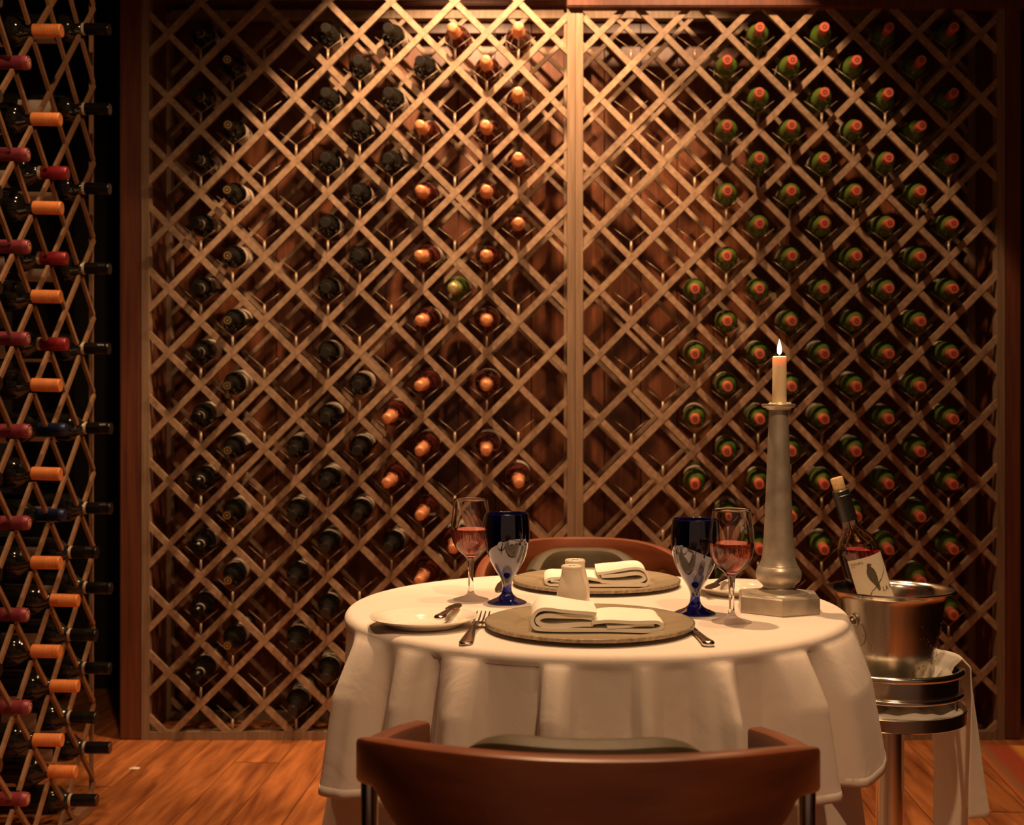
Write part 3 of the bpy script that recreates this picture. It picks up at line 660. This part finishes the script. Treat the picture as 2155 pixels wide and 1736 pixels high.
def wine_glass(x, y, label):
    t = thing('wine_glass', label, 'glass', (x, y, Z), group='stemmed glasses of rose wine')
    outer = [(0, 0.0), (0.030, 0.0), (0.0318, 0.0008)] + smooth_prof([(0.0315, 0.0018), (0.022, 0.0045), (0.010, 0.0085), (0.0052, 0.016), (0.0044, 0.03), (0.0046, 0.052), (0.0062, 0.070), (0.0115, 0.0785), (0.0225, 0.088), (0.0315, 0.102), (0.0355, 0.120), (0.0350, 0.140), (0.0325, 0.160), (0.0300, 0.1785)], 5)
    inner = smooth_prof([(0.0292, 0.1785), (0.0317, 0.160), (0.0341, 0.140), (0.0346, 0.120), (0.0305, 0.103), (0.0215, 0.0895), (0.0105, 0.0815), (0.0, 0.0795)], 5)
    obj('glass_bowl', lathe('glass_bowl', outer + [(0.0296, 0.1792)] + inner, 'glass', 56, 80), t)
    wine = smooth_prof([(0.0, 0.0790), (0.0108, 0.0808), (0.0219, 0.0889), (0.0309, 0.1026), (0.0351, 0.1195), (0.0351, 0.1262)], 5) + [(0, 0.1262)]
    o = obj('wine', lathe('wine', wine, 'wine', 56, 60), t); o['label'] = 'pink rose wine'
wine_glass(-0.073, 2.134, 'glass of rose wine at the far left, beside a blue goblet')
wine_glass(0.348, 1.907, 'glass of rose wine at the right, in front of the candlestick')
def goblet(x, y, label):
    outer = [(0, 0.0), (0.032, 0.0), (0.0345, 0.0012)] + smooth_prof([(0.0342, 0.0028), (0.027, 0.006), (0.016, 0.011), (0.0098, 0.018), (0.0080, 0.027), (0.0085, 0.036), (0.0125, 0.046), (0.0215, 0.060), (0.0310, 0.078), (0.0372, 0.098), (0.0398, 0.118), (0.0392, 0.138), (0.0372, 0.156)], 5)
    inner = smooth_prof([(0.0352, 0.156), (0.0372, 0.138), (0.0377, 0.118), (0.0350, 0.098), (0.0288, 0.078), (0.0190, 0.060), (0.0090, 0.048), (0.0, 0.0445)], 5)
    o = obj('blue_goblet', lathe('blue_goblet', outer + [(0.0366, 0.1574), (0.0358, 0.1574)] + inner, 'blueglass', 56, 80), None, (x, y, Z))
    tag(o, label, 'goblet', 'cobalt blue goblets')
goblet(-0.0087, 2.097, 'cobalt blue goblet at the left, beside the far wine glass')
goblet(0.302, 1.984, 'cobalt blue goblet at the right, behind the near wine glass')

# candlestick and candle
CP = Vector((0.4475, 2.02, Z))
t = thing('candlestick', 'tall pewter candlestick with a hexagonal base', 'candlestick', CP)
v, f = [], []
levels = [(0.072, 0.0), (0.074, 0.002), (0.0735, 0.027), (0.071, 0.0295), (0.0, 0.0300)]
for r_, z_ in levels[:-1]:
    for i in range(6): a = R(60 * i + 22); v.append((r_ * math.cos(a), r_ * math.sin(a), z_))
for j in range(3):
    for i in range(6): f.append((j * 6 + i, j * 6 + (i + 1) % 6, (j + 1) * 6 + (i + 1) % 6, (j + 1) * 6 + i))
f.append(tuple(range(6))[::-1]); f.append(tuple(range(18, 24)))
obj('base', fix_normals(mesh('base', v, f, False, 'pewter')), t)
stem = [(0.0, 0.0290), (0.050, 0.0292), (0.0488, 0.0310)] + smooth_prof([(0.043, 0.0315), (0.033, 0.0345), (0.0265, 0.0385), (0.0262, 0.0425), (0.0305, 0.0465)], 4) + \
    smooth_prof([(0.0310, 0.0475), (0.0355, 0.0515), (0.0378, 0.0600), (0.0365, 0.0685), (0.0330, 0.0745)], 4) + [(0.0325, 0.0750), (0.0326, 0.0758)] + \
    smooth_prof([(0.0318, 0.0768), (0.0282, 0.0870), (0.0262, 0.1020), (0.0245, 0.125), (0.0225, 0.165), (0.0200, 0.225), (0.0178, 0.285), (0.0158, 0.335)], 4) + \
    [(0.0160, 0.3365), (0.0200, 0.3380), (0.0215, 0.3400), (0.0262, 0.3412), (0.0282, 0.3430), (0.0284, 0.3452), (0.0272, 0.3470), (0.0225, 0.3465), (0.0, 0.3455)]
obj('column', lathe('column', stem, 'pewter', 48, 50), t)
ct = thing('lit_candle', 'short burning cream candle on the pewter candlestick', 'candle', CP + Vector((0.0015, 0, 0.3462)))
obj('wax', lathe('wax', [(0, 0), (0.0115, 0.0), (0.0120, 0.001), (0.0118, 0.03), (0.0117, 0.0775), (0.0110, 0.0800), (0.0095, 0.0805), (0.006, 0.0782), (0, 0.0775)], 'wax', 32, 50), ct)
rng = random.Random(5)
vv, ff = [], []
for i in range(16):
    a = i / 16 * 6.283 + rng.uniform(-.15, .15); rr = rng.uniform(0.0125, 0.0185); s = rng.uniform(0.0016, 0.0036)
    d_ = lathe_data([(s, 0.0), (s * .9, s * .55), (s * .5, s * .9), (0, s)], 6)
    vv, ff = merge((vv, ff), ([(p[0] + rr * math.cos(a), p[1] + rr * math.sin(a), p[2] + 0.0003) for p in d_[0]], d_[1]))
obj('wax_drips', mesh('wax_drips', vv, ff, True, 'wax'), ct)
obj('wick', tube('wick', [(0, 0, 0.077), (0.0003, 0, 0.083), (0.0012, 0, 0.0865)], 0.0006, 'wick', 6), ct)
obj('flame', lathe('flame', smooth_prof([(0, 0.0830), (0.0026, 0.0850), (0.0038, 0.0895), (0.0034, 0.0960), (0.0018, 0.1030), (0, 0.1090)], 5), 'flame', 16, 80), ct)
pl = bpy.data.lights.new('candle_light', 'POINT'); pl.energy = 1.1; pl.color = (1.0, 0.62, 0.28); pl.shadow_soft_size = 0.004
plo = bpy.data.objects.new('candle_light', pl); link(plo, ct); plo.location = (0, 0, 0.118)

# ------------------------------------------------------------------ ice bucket, stand, bottle, towel
BX, BY = 0.7225, 2.30
st = thing('bucket_stand', 'polished steel pedestal stand with round rails under the ice bucket', 'stand', (BX, BY, 0))
obj('pole', lathe('pole', [(0, 0.02), (0.0262, 0.02), (0.0262, 0.497), (0, 0.497)], 'standsteel', 32), st)
obj('foot', lathe('foot', [(0, 0.0), (0.15, 0.0), (0.152, 0.006), (0.14, 0.014), (0.05, 0.024), (0, 0.026)], 'standsteel', 48), st)
obj('shelf', lathe('shelf', [(0, 0.496), (0.1375, 0.496), (0.139, 0.4975), (0.139, 0.5185), (0.1375, 0.520), (0.130, 0.520), (0.129, 0.5185), (0, 0.5185)], 'standsteel', 64), st)
def ring_me(name, rr, rad, z, a0=0, a1=360, n=72):
    full = abs(a1 - a0) >= 360
    pth = [(rr * math.cos(R(a0 + (a1 - a0) * i / n)), rr * math.sin(R(a0 + (a1 - a0) * i / n)), z) for i in range(n + 1)]
    return tube(name, pth, rad, 'standsteel', 12, not full)
obj('upper_rail', ring_me('upper_rail', 0.1295, 0.0062, 0.5895), st)
obj('lower_rail', ring_me('lower_rail', 0.1290, 0.0052, 0.5485), st)
obj('rail_band', lathe('rail_band', [(0.1265, 0.551), (0.1265, 0.588), (0.1245, 0.588), (0.1245, 0.551), (0.1265, 0.551)], 'standsteel', 64), st)
obj('inner_tray', lathe('inner_tray', [(0.1245, 0.552), (0.1245, 0.5545), (0, 0.5545), (0, 0.5515), (0.1245, 0.5515)], 'standsteel', 48), st)
for a in (-42, 78, 198):
    o = obj('rail_post', tube('rail_post', [(0, 0, 0.518), (0, 0, 0.545)], 0.0035, 'standsteel', 10), st); o.location = (0.127 * math.cos(R(a)), 0.127 * math.sin(R(a)), 0)
BZ = 0.5552
bk = thing('ice_bucket', 'steel ice bucket beaded with condensation on the pedestal stand', 'bucket', (BX, BY, BZ))
prof_o = smooth_prof([(0.066, 0.0), (0.0715, 0.003), (0.0735, 0.009), (0.0755, 0.0185)], 4) + smooth_prof([(0.0770, 0.0200), (0.0840, 0.065), (0.0925, 0.115), (0.0985, 0.155), (0.1020, 0.171), (0.1085, 0.1785), (0.1155, 0.1815)], 5) + [(0.1178, 0.1830), (0.1170, 0.1852)] + smooth_prof([(0.1120, 0.1840), (0.1045, 0.1780), (0.0995, 0.166), (0.0950, 0.140), (0.0830, 0.068), (0.0765, 0.032), (0.0700, 0.012)], 5) + [(0.06, 0.008), (0, 0.008)]
obj('bucket_body', lathe('bucket_body', [(0, 0.0)] + prof_o, 'steel', 96, 60), bk)
obj('ice_water', lathe('ice_water', [(0, 0.094), (0.0865, 0.094), (0.0865, 0.0955), (0, 0.0955)], 'ice', 48), bk)
def wall_r(z): return 0.0785 + (0.0985 - 0.0785) * (z - 0.0315) / (0.155 - 0.0315)
def handle(ang):
    zk = 0.128; rr = wall_r(zk); ca, sa = math.cos(R(ang)), math.sin(R(ang)); e = Vector((ca, sa, 0)); tg = Vector((-sa, ca, 0))
    o = obj('handle_plate', lathe('handle_plate', [(0, 0.0), (0.0155, 0.0), (0.0155, 0.002), (0.012, 0.0035), (0, 0.004)], 'steel', 24), bk)
    o.location = e * (rr - 0.001) + Vector((0, 0, zk)); o.rotation_mode = 'QUATERNION'; o.rotation_quaternion = (e + Vector((0, 0, -0.17))).to_track_quat('Z', 'Y')
    o = obj('handle_knob', lathe('handle_knob', smooth_prof([(0, 0.0), (0.007, 0.001), (0.0075, 0.006), (0.0115, 0.010), (0.0128, 0.0165), (0.0095, 0.023), (0, 0.0255)], 4), 'steel', 24), bk)
    o.location = e * rr + Vector((0, 0, zk)); o.rotation_mode = 'QUATERNION'; o.rotation_quaternion = (e + Vector((0, 0, -0.12))).to_track_quat('Z', 'Y')
    c = e * (rr + 0.013) + Vector((0, 0, zk - 0.030)); pth = [c + tg * 0.023 * math.cos(R(a)) + Vector((0, 0, 1)) * 0.026 * math.sin(R(a)) + e * 0.004 * math.sin(R(a)) for a in range(0, 361, 10)]
    obj('handle_ring', tube('handle_ring', pth, 0.0023, 'steel', 8, False), bk)
handle(206); handle(26)
vv, ff = [], []; rng = random.Random(11)
for i in range(430):
    z_ = 0.012 + 0.115 * rng.random() ** 1.2; a = R(rng.uniform(190, 345)); s = 0.0006 + 0.0016 * rng.random() ** 3
    rr = wall_r(z_) if z_ > 0.03 else 0.0725 + (z_ - 0.01) * 0.24
    e = Vector((math.cos(a), math.sin(a), -0.17)).normalized(); q = e.to_track_quat('Z', 'Y'); c = Vector((rr * math.cos(a), rr * math.sin(a), z_))
    d_ = lathe_data([(s, -s * 0.1), (s * .8, s * .4), (s * .4, s * .62), (0, s * 0.7)], 6)
    ff += [tuple(k + len(vv) for k in q_) for q_ in d_[1]]; vv += [c + q @ Vector(p) for p in d_[0]]
o = obj('condensation', mesh('condensation', vv, ff, True, 'drop'), bk); o['kind'] = 'stuff'

# rose bottle
top = ray(1760, 1005, 2.30); low = ray(1836, 1258, 2.295)
ax = (top - low).normalized(); RBL = 0.300; cork_out = 0.021
base = top - ax * (RBL + cork_out)
rb = thing('rose_wine_bottle', 'open rose wine bottle with bird label leaning in the ice bucket', 'bottle', base)
rb.rotation_mode = 'QUATERNION'
zq = ax; yq = Vector((0, 1, 0)); xq = yq.cross(zq).normalized(); yq = zq.cross(xq).normalized()
rb.rotation_quaternion = Matrix((xq, yq, zq)).transposed().to_quaternion()
r_b = 0.0385
og = [(0, 0.006), (0.025, 0.001), (0.036, 0.001), (r_b, 0.006)] + smooth_prof([(r_b, 0.02), (r_b, 0.10), (r_b, 0.170), (r_b * 0.98, 0.184), (r_b * 0.84, 0.199), (0.0235, 0.211), (0.0172, 0.221), (0.0152, 0.236), (0.0148, 0.255)], 5) + [(0.0148, 0.298), (0.0125, 0.2995)]
ig = [(0.0100, 0.2985)] + smooth_prof([(0.0108, 0.255), (0.0112, 0.236), (0.0135, 0.221), (0.0200, 0.2105), (0.0300, 0.1975), (0.0356, 0.183), (0.0362, 0.170), (0.0362, 0.10), (0.0362, 0.02)], 5) + [(0.033, 0.010), (0, 0.012)]
obj('bottle_body', lathe('bottle_body', og + ig, 'bottleglass', 56, 60), rb)
wl_ = smooth_prof([(0.0372, 0.02), (0.0372, 0.10), (0.0372, 0.170), (0.0364, 0.183), (0.0350, 0.1880)], 5)
# the liquid surface stays level while the bottle leans
vw, fw = lathe_data([(0, 0.0135), (0.032, 0.0125)] + wl_ + [(0.0, 0.1880)], 48)
tilt_g = rb.rotation_quaternion.inverted() @ Vector((0, 0, 1))
vw = [(x, y, z if z < 0.165 else min(z, 0.1800 - (tilt_g.x * x + tilt_g.y * y) / tilt_g.z)) for x, y, z in vw]
o = obj('wine', sharp(fix_normals(mesh('wine', vw, fw, True, 'bottlewine')), 60), rb); o['label'] = 'deep pink rose wine'
o = obj('capsule', lathe('capsule', [(0.0155, 0.236), (0.0162, 0.2365), (0.0160, 0.281), (0.0172, 0.282), (0.0172, 0.2855), (0.0162, 0.2865), (0.0160, 0.2945), (0.0154, 0.2950)], 'capgrey', 32, 35), rb); o['label'] = 'black capsule cut at the lip'
obj('cork', lathe('cork', [(0, 0.285), (0.0100, 0.285), (0.0116, 0.299), (0.0122, 0.319), (0.0112, 0.321), (0, 0.321)], 'cork', 24, 40), rb)
LR = r_b + 0.0004
lb = obj('paper_label', label_mesh('paper', 0.055, 0.1665, R(-90 - 53), R(-90 + 120), LR, 'paper_label'), rb); lb['label'] = 'cream paper label with a dark bird'
def on_label(poly_uv, name, mat, dr=0.0003):
    """flat print: polygon(s) in (angle deg from front, height) wrapped on the label"""
    bm = bmesh.new()
    for poly in poly_uv:
        vs_ = [bm.verts.new((R(a) * LR, z, 0)) for a, z in poly]; bm.faces.new(vs_)
    bmesh.ops.triangulate(bm, faces=bm.faces[:]); bmesh.ops.subdivide_edges(bm, edges=bm.edges[:], cuts=2, use_grid_fill=True)
    me = bpy.data.meshes.new(name)
    for vtx in bm.verts:
        a = vtx.co.x / LR - math.pi / 2; z_ = vtx.co.y; vtx.co = ((LR + dr) * math.cos(a), (LR + dr) * math.sin(a), z_)
    bm.to_mesh(me); bm.free(); me.materials.append(M[mat]); return obj(name, me, lb)
def S_(pts, cx, cz, k): return [(cx + (x - cx) * k, z) for x, z in pts]
bird = [(-3, .1405), (0, .1425), (4, .1425), (7, .1408), (11, .1388), (11.5, .1378), (8, .1380), (7, .1368), (8, .1345), (13, .130), (16, .123), (17, .114), (16, .105), (17, .097), (16, .0895), (12, .0878), (9, .0885), (6, .096), (1, .103), (-5, .110), (-9, .118), (-9.5, .126), (-7, .132), (-4.5, .1355), (-4, .138)]
bird = [(a, z + 0.0115) for a, z in bird]
on_label([bird], 'printed_bird', 'ink2')
branch = [[(-20, .082), (-14, .0868), (-8, .0925), (-7.5, .0912), (-13, .0852), (-20, .0800)], [(-8, .0925), (-2, .0935), (6, .0975), (16, .1030), (16, .1008), (6, .0955), (-2, .0918), (-7.5, .0912)], [(16, .1030), (30, .1100), (44, .1195), (52, .1280), (52.5, .1270), (45, .1180), (31, .1085), (16, .1008)], [(20, .1035), (21, .1068), (22.5, .1068), (22, .1040)]]
branch = [[(a, z + 0.0115) for a, z in p] for p in branch]
on_label(branch, 'printed_branch', 'ink')
def text_on_label(txt, size, ang, z, name, mat='ink', spacing=1.0):
    cu = bpy.data.curves.new('txt', 'FONT'); cu.body = txt; cu.size = size; cu.space_character = spacing
    to = bpy.data.objects.new('txt', cu); COL.objects.link(to)
    dg = bpy.context.evaluated_depsgraph_get(); me = bpy.data.meshes.new_from_object(to.evaluated_get(dg))
    bpy.data.objects.remove(to)
    bm = bmesh.new(); bm.from_mesh(me)
    for vtx in bm.verts:
        a = R(ang) + vtx.co.x / LR - math.pi / 2; z_ = z + vtx.co.y; vtx.co = ((LR + 0.0004) * math.cos(a), (LR + 0.0004) * math.sin(a), z_)
    bm.to_mesh(me); bm.free(); me.name = name; me.materials.clear(); me.materials.append(M[mat]); return obj(name, me, lb)
text_on_label('LA ROSA', 0.0125, 22, 0.0955, 'printed_name', spacing=1.15)
text_on_label('DOURO', 0.0062, -46, 0.1560, 'printed_region', spacing=1.1)
text_on_label('DOC', 0.0034, -46, 0.1515, 'printed_region', spacing=1.1)

# towel draped over the stand
tw = thing('service_towel', 'white linen towel tucked around the bucket and hanging off the stand', 'towel', (BX, BY, 0.52))
def towel_sheet(levels, name, th=0.0025):
    """levels: (z, [(x,y),...]) plan polylines with equal point counts, relative to stand axis"""
    v, f = [], []; n = None; rows = []
    for z_, pts in levels:
        sp = smooth_prof([(p[0] + 5, p[1]) for p in pts], 5); rows.append([(a - 5, b, z_) for a, b in sp])
    # densify vertically
    out = []
    for i in range(len(rows) - 1):
        for tt in np.linspace(0, 1, 6, endpoint=False):
            s = tt * tt * (3 - 2 * tt) if False else tt
            out.append([tuple(np.array(a) * (1 - s) + np.array(b) * s) for a, b in zip(rows[i], rows[i + 1])])
    out.append(rows[-1]); n = len(out[0])
    for r_ in out: v += r_
    for j in range(len(out) - 1):
        for i in range(n - 1): f.append((j * n + i, j * n + i + 1, (j + 1) * n + i + 1, (j + 1) * n + i))
    v = [(p[0], p[1], p[2] - 0.52) for p in v]
    o = obj(name, mesh(name, v, f, True, 'towel'), tw)
    s = o.modifiers.new('solid', 'SOLIDIFY'); s.thickness = th; s.offset = 0
    return o
towel_sheet([(0.562, [(0.092, 0.055), (0.098, 0.035), (0.102, 0.010), (0.100, -0.02)]),
             (0.594, [(0.108, 0.058), (0.116, 0.035), (0.119, 0.008), (0.115, -0.02)]),
             (0.608, [(0.124, 0.060), (0.134, 0.035), (0.136, 0.006), (0.130, -0.02)]),
             (0.592, [(0.138, 0.060), (0.149, 0.036), (0.151, 0.008), (0.145, -0.024)]),
             (0.535, [(0.146, 0.058), (0.158, 0.036), (0.160, 0.006), (0.148, -0.022)]),
             (0.470, [(0.152, 0.056), (0.168, 0.034), (0.168, 0.002), (0.147, -0.020)]),
             (0.360, [(0.160, 0.052), (0.182, 0.030), (0.178, -0.006), (0.143, -0.018)]),
             (0.305, [(0.164, 0.050), (0.190, 0.028), (0.186, -0.008), (0.142, -0.019)])], 'hanging_corner')
towel_sheet([(0.562, [(0.066, 0.085), (0.083, 0.072), (0.094, 0.054)]),
             (0.596, [(0.078, 0.098), (0.098, 0.083), (0.110, 0.062)]),
             (0.606, [(0.090, 0.110), (0.112, 0.090), (0.127, 0.064)]),
             (0.590, [(0.101, 0.118), (0.125, 0.098), (0.142, 0.068)]),
             (0.500, [(0.116, 0.116), (0.146, 0.105), (0.164, 0.074)]),
             (0.380, [(0.124, 0.114), (0.152, 0.090), (0.176, 0.082)]),
             (0.200, [(0.122, 0.112), (0.156, 0.084), (0.184, 0.090)])], 'hanging_fold')
def crumple(name, r0, r1, z0, z1, a0, a1, seed, n=60):
    rg = np.random.RandomState(seed); v, f = [], []; m_ = 9
    ph = rg.uniform(0, 6, 6)
    for i in range(n + 1):
        a = R(a0 + (a1 - a0) * i / n)
        for j in range(m_ + 1):
            s = j / m_
            rr = r0 + (r1 - r0) * s + 0.004 * math.sin(9 * a + ph[0] + 3 * s)
            hh = math.sin(math.pi * s) * (0.55 + 0.25 * math.sin(7 * a + ph[1]) + 0.2 * math.sin(17 * a + ph[2] + 5 * s))
            v.append((rr * math.cos(a), rr * math.sin(a), z0 + (z1 - z0) * max(hh, 0.02) - 0.52))
    for i in range(n):
        for j in range(m_): a = i * (m_ + 1) + j; f.append((a, a + m_ + 1, a + m_ + 2, a + 1))
    o = obj(name, mesh(name, v, f, True, 'towel'), tw); s = o.modifiers.new('solid', 'SOLIDIFY'); s.thickness = 0.002; s.offset = 1
crumple('tucked_linen', 0.080, 0.122, 0.556, 0.602, -60, 200, 3)
crumple('linen_layer', 0.05, 0.134, 0.5215, 0.542, -175, -30, 8)

# ------------------------------------------------------------------ chairs
def arc_sweep(name, mat, spec, n=64, bev=0.004, close=True):
    """spec(t)->(outer xy, inner xy, ztop, zbot); t in 0..1; rounded rectangular section"""
    v, f = [], []; k = None
    for i in range(n + 1):
        o_, i_, zt, zb = spec(i / n); o_ = Vector((*o_, 0)); i_ = Vector((*i_, 0)); d = (i_ - o_); w = d.length; d.normalize()
        b = min(bev, w * 0.4, (zt - zb) * 0.4)
        sec = [(0, zb + b), (0, zt - b), (b * 0.3, zt - b * 0.3), (b, zt), (w - b, zt), (w - b * .3, zt - b * .3), (w, zt - b), (w, zb + b), (w - b * .3, zb + b * .3), (w - b, zb), (b, zb), (b * .3, zb + b * .3)]
        k = len(sec)
        for s, z_ in sec: p = o_ + d * s; v.append((p.x, p.y, z_))
    for i in range(n):
        for j in range(k): j2 = (j + 1) % k; f.append((i * k + j, i * k + j2, (i + 1) * k + j2, (i + 1) * k + j))
    f.append(tuple(range(k))); f.append(tuple(range(n * k, (n + 1) * k)))
    return sharp(fix_normals(mesh(name, v, f, True, mat)), 40)
def chair(loc, rz, label):
    """horseshoe-backed chair; local origin on floor below the back corners' mid point, faces +Y"""
    t = thing('dining_chair', label, 'chair', loc, group='dining chairs at the round table'); t.rotation_euler = (0, 0, rz)
    HW, DB = 0.249, 0.285
    def plan(a):           # a in -1.35..1.35 of quarter turns: |a|<=1 the curved back, beyond it the arms turn forwards and in
        s = math.copysign(1, a); q = abs(a)
        if q <= 1:
            an = q * math.pi / 2
            return (s * HW * math.sin(an) ** 0.92 if an > 0 else 0.0, -DB * math.cos(an) ** 0.92 if q < 1 else 0.0)
        u = (q - 1) / 0.35
        return (s * (HW - 0.030 * u * u), 0.165 * u)
    def nrm(a):
        e = 1e-3; p0 = plan(a - e); p1 = plan(a + e); d = Vector((p1[0] - p0[0], p1[1] - p0[1])); d.normalize(); return Vector((-d.y, d.x))
    def ztop(a):
        q = abs(a)
        if q <= 1: return 0.708 + 0.063 * (1 - q ** 2.6)
        return 0.708 - 0.020 * (q - 1) / 0.35
    def zlow(a):
        q = abs(a)
        if q >= 0.60: return ztop(a) - 0.047
        u = 1 - q / 0.60; return ztop(a) - 0.047 - 0.085 * min(1, u * 1.6) ** 0.8
    def spec_rail(tt):
        a = -1.35 + 2.7 * tt; p = Vector(plan(a)); n_ = nrm(a); return (p, p + n_ * 0.024, ztop(a), zlow(a))
    obj('crest_rail', arc_sweep('crest_rail', 'chairwood', spec_rail, 96, 0.005), t)
    def inset(o0, o1, amax, zt, zb):
        def sp(tt):
            a = -amax + 2 * amax * tt; p = Vector(plan(a)); n_ = nrm(a); return (p + n_ * o0, p + n_ * o1, zt(a), zb(a))
        return sp
    obj('back_shell', arc_sweep('back_shell', 'chairwood', inset(0.0245, 0.036, 0.66, lambda a: 0.66, lambda a: 0.44), 48, 0.003), t)
    obj('back_cushion', arc_sweep('back_cushion', 'leather', inset(0.098, 0.140, 0.74, lambda a: 0.757 - 0.040 * (abs(a) / 0.74) ** 4, lambda a: 0.49), 48, 0.018), t)
    # seat
    sv, sf = [], []; nseg = 40
    pts = []
    for i in range(nseg + 1):
        a = -0.95 + 1.9 * i / nseg; p = Vector(plan(a)); n_ = nrm(a); q = p + n_ * 0.03; pts.append((q.x, q.y))
    pts += [(0.225, 0.10), (0.215, 0.17), (0.18, 0.19), (-0.18, 0.19), (-0.215, 0.17), (-0.225, 0.10)]
    def prism(name, mat, z0, z1, sc=1.0, bev=0.0):
        bm = bmesh.new(); vs_ = [bm.verts.new((x * sc, y * sc, z0)) for x, y in pts]; fc = bm.faces.new(vs_)
        r_ = bmesh.ops.extrude_face_region(bm, geom=[fc]); bmesh.ops.translate(bm, verts=[g for g in r_['geom'] if isinstance(g, bmesh.types.BMVert)], vec=(0, 0, z1 - z0))
        bmesh.ops.recalc_face_normals(bm, faces=bm.faces)
        me = bpy.data.meshes.new(name); bm.to_mesh(me); bm.free(); me.materials.append(M[mat]); o = obj(name, me, t)
        if bev: bv = o.modifiers.new('b', 'BEVEL'); bv.width = bev; bv.segments = 3; bv.limit_method = 'ANGLE'
        return o
    prism('seat_frame', 'chairwood', 0.385, 0.425); prism('seat_cushion', 'leather', 0.4252, 0.475, 0.97, 0.015)
    for sx in (-1, 1):
        a = sx * 0.905; p = Vector(plan(a)) + nrm(a) * 0.013
        obj('leg', tube('leg', [(p.x, p.y, 0.0), (p.x, p.y, zlow(a) + 0.01)], 0.0095, 'chrome', 16), t)
        a = sx * 1.28; p = Vector(plan(a)) + nrm(a) * 0.012
        obj('leg', tube('leg', [(p.x, p.y, 0.0), (p.x, p.y, zlow(a) + 0.01)], 0.0095, 'chrome', 16), t)
    return t
chair((0.082, 1.335, 0), R(-4.2), 'cherry wood chair seen from behind in the foreground, olive padded back')
chair((0.165, 2.665, 0), R(180), 'cherry wood chair facing the camera behind the table')

# ------------------------------------------------------------------ rug
rg = thing('striped_rug', 'red and orange striped rug on the floor at the right edge', 'rug', (1.40, 3.24, 0.001))
rg.rotation_euler = (0, 0, R(-7))
box('rug_pile', (0.45, -0.1, 0.002), (0.9, 1.5, 0.004), 'rug', rg).location = (0, 0, 0)
rp = rg.children[0]; me = rp.data
for v_ in me.vertices: v_.co.x += 0.45; v_.co.y += -0.1; v_.co.z += 0.002

# small pale scrap lying on the boards
p = ray(283, 1618, H * F / 750.0)
vs_ = [(-0.016, -0.006, 0.0005), (-0.004, -0.010, 0.002), (0.014, -0.006, 0.0008), (0.017, 0.004, 0.003), (0.002, 0.009, 0.0006), (-0.013, 0.006, 0.0025), (0.001, 0.0, 0.006)]
sc = obj('paper_scrap', mesh('paper_scrap', vs_, [(0, 1, 6), (1, 2, 6), (2, 3, 6), (3, 4, 6), (4, 5, 6), (5, 0, 6)], False, 'paper'), None, (p.x, p.y, 0.0005))
sm = sc.modifiers.new('solid', 'SOLIDIFY'); sm.thickness = 0.0008
tag(sc, 'small pale scrap on the floorboards near the side rack', 'scrap')
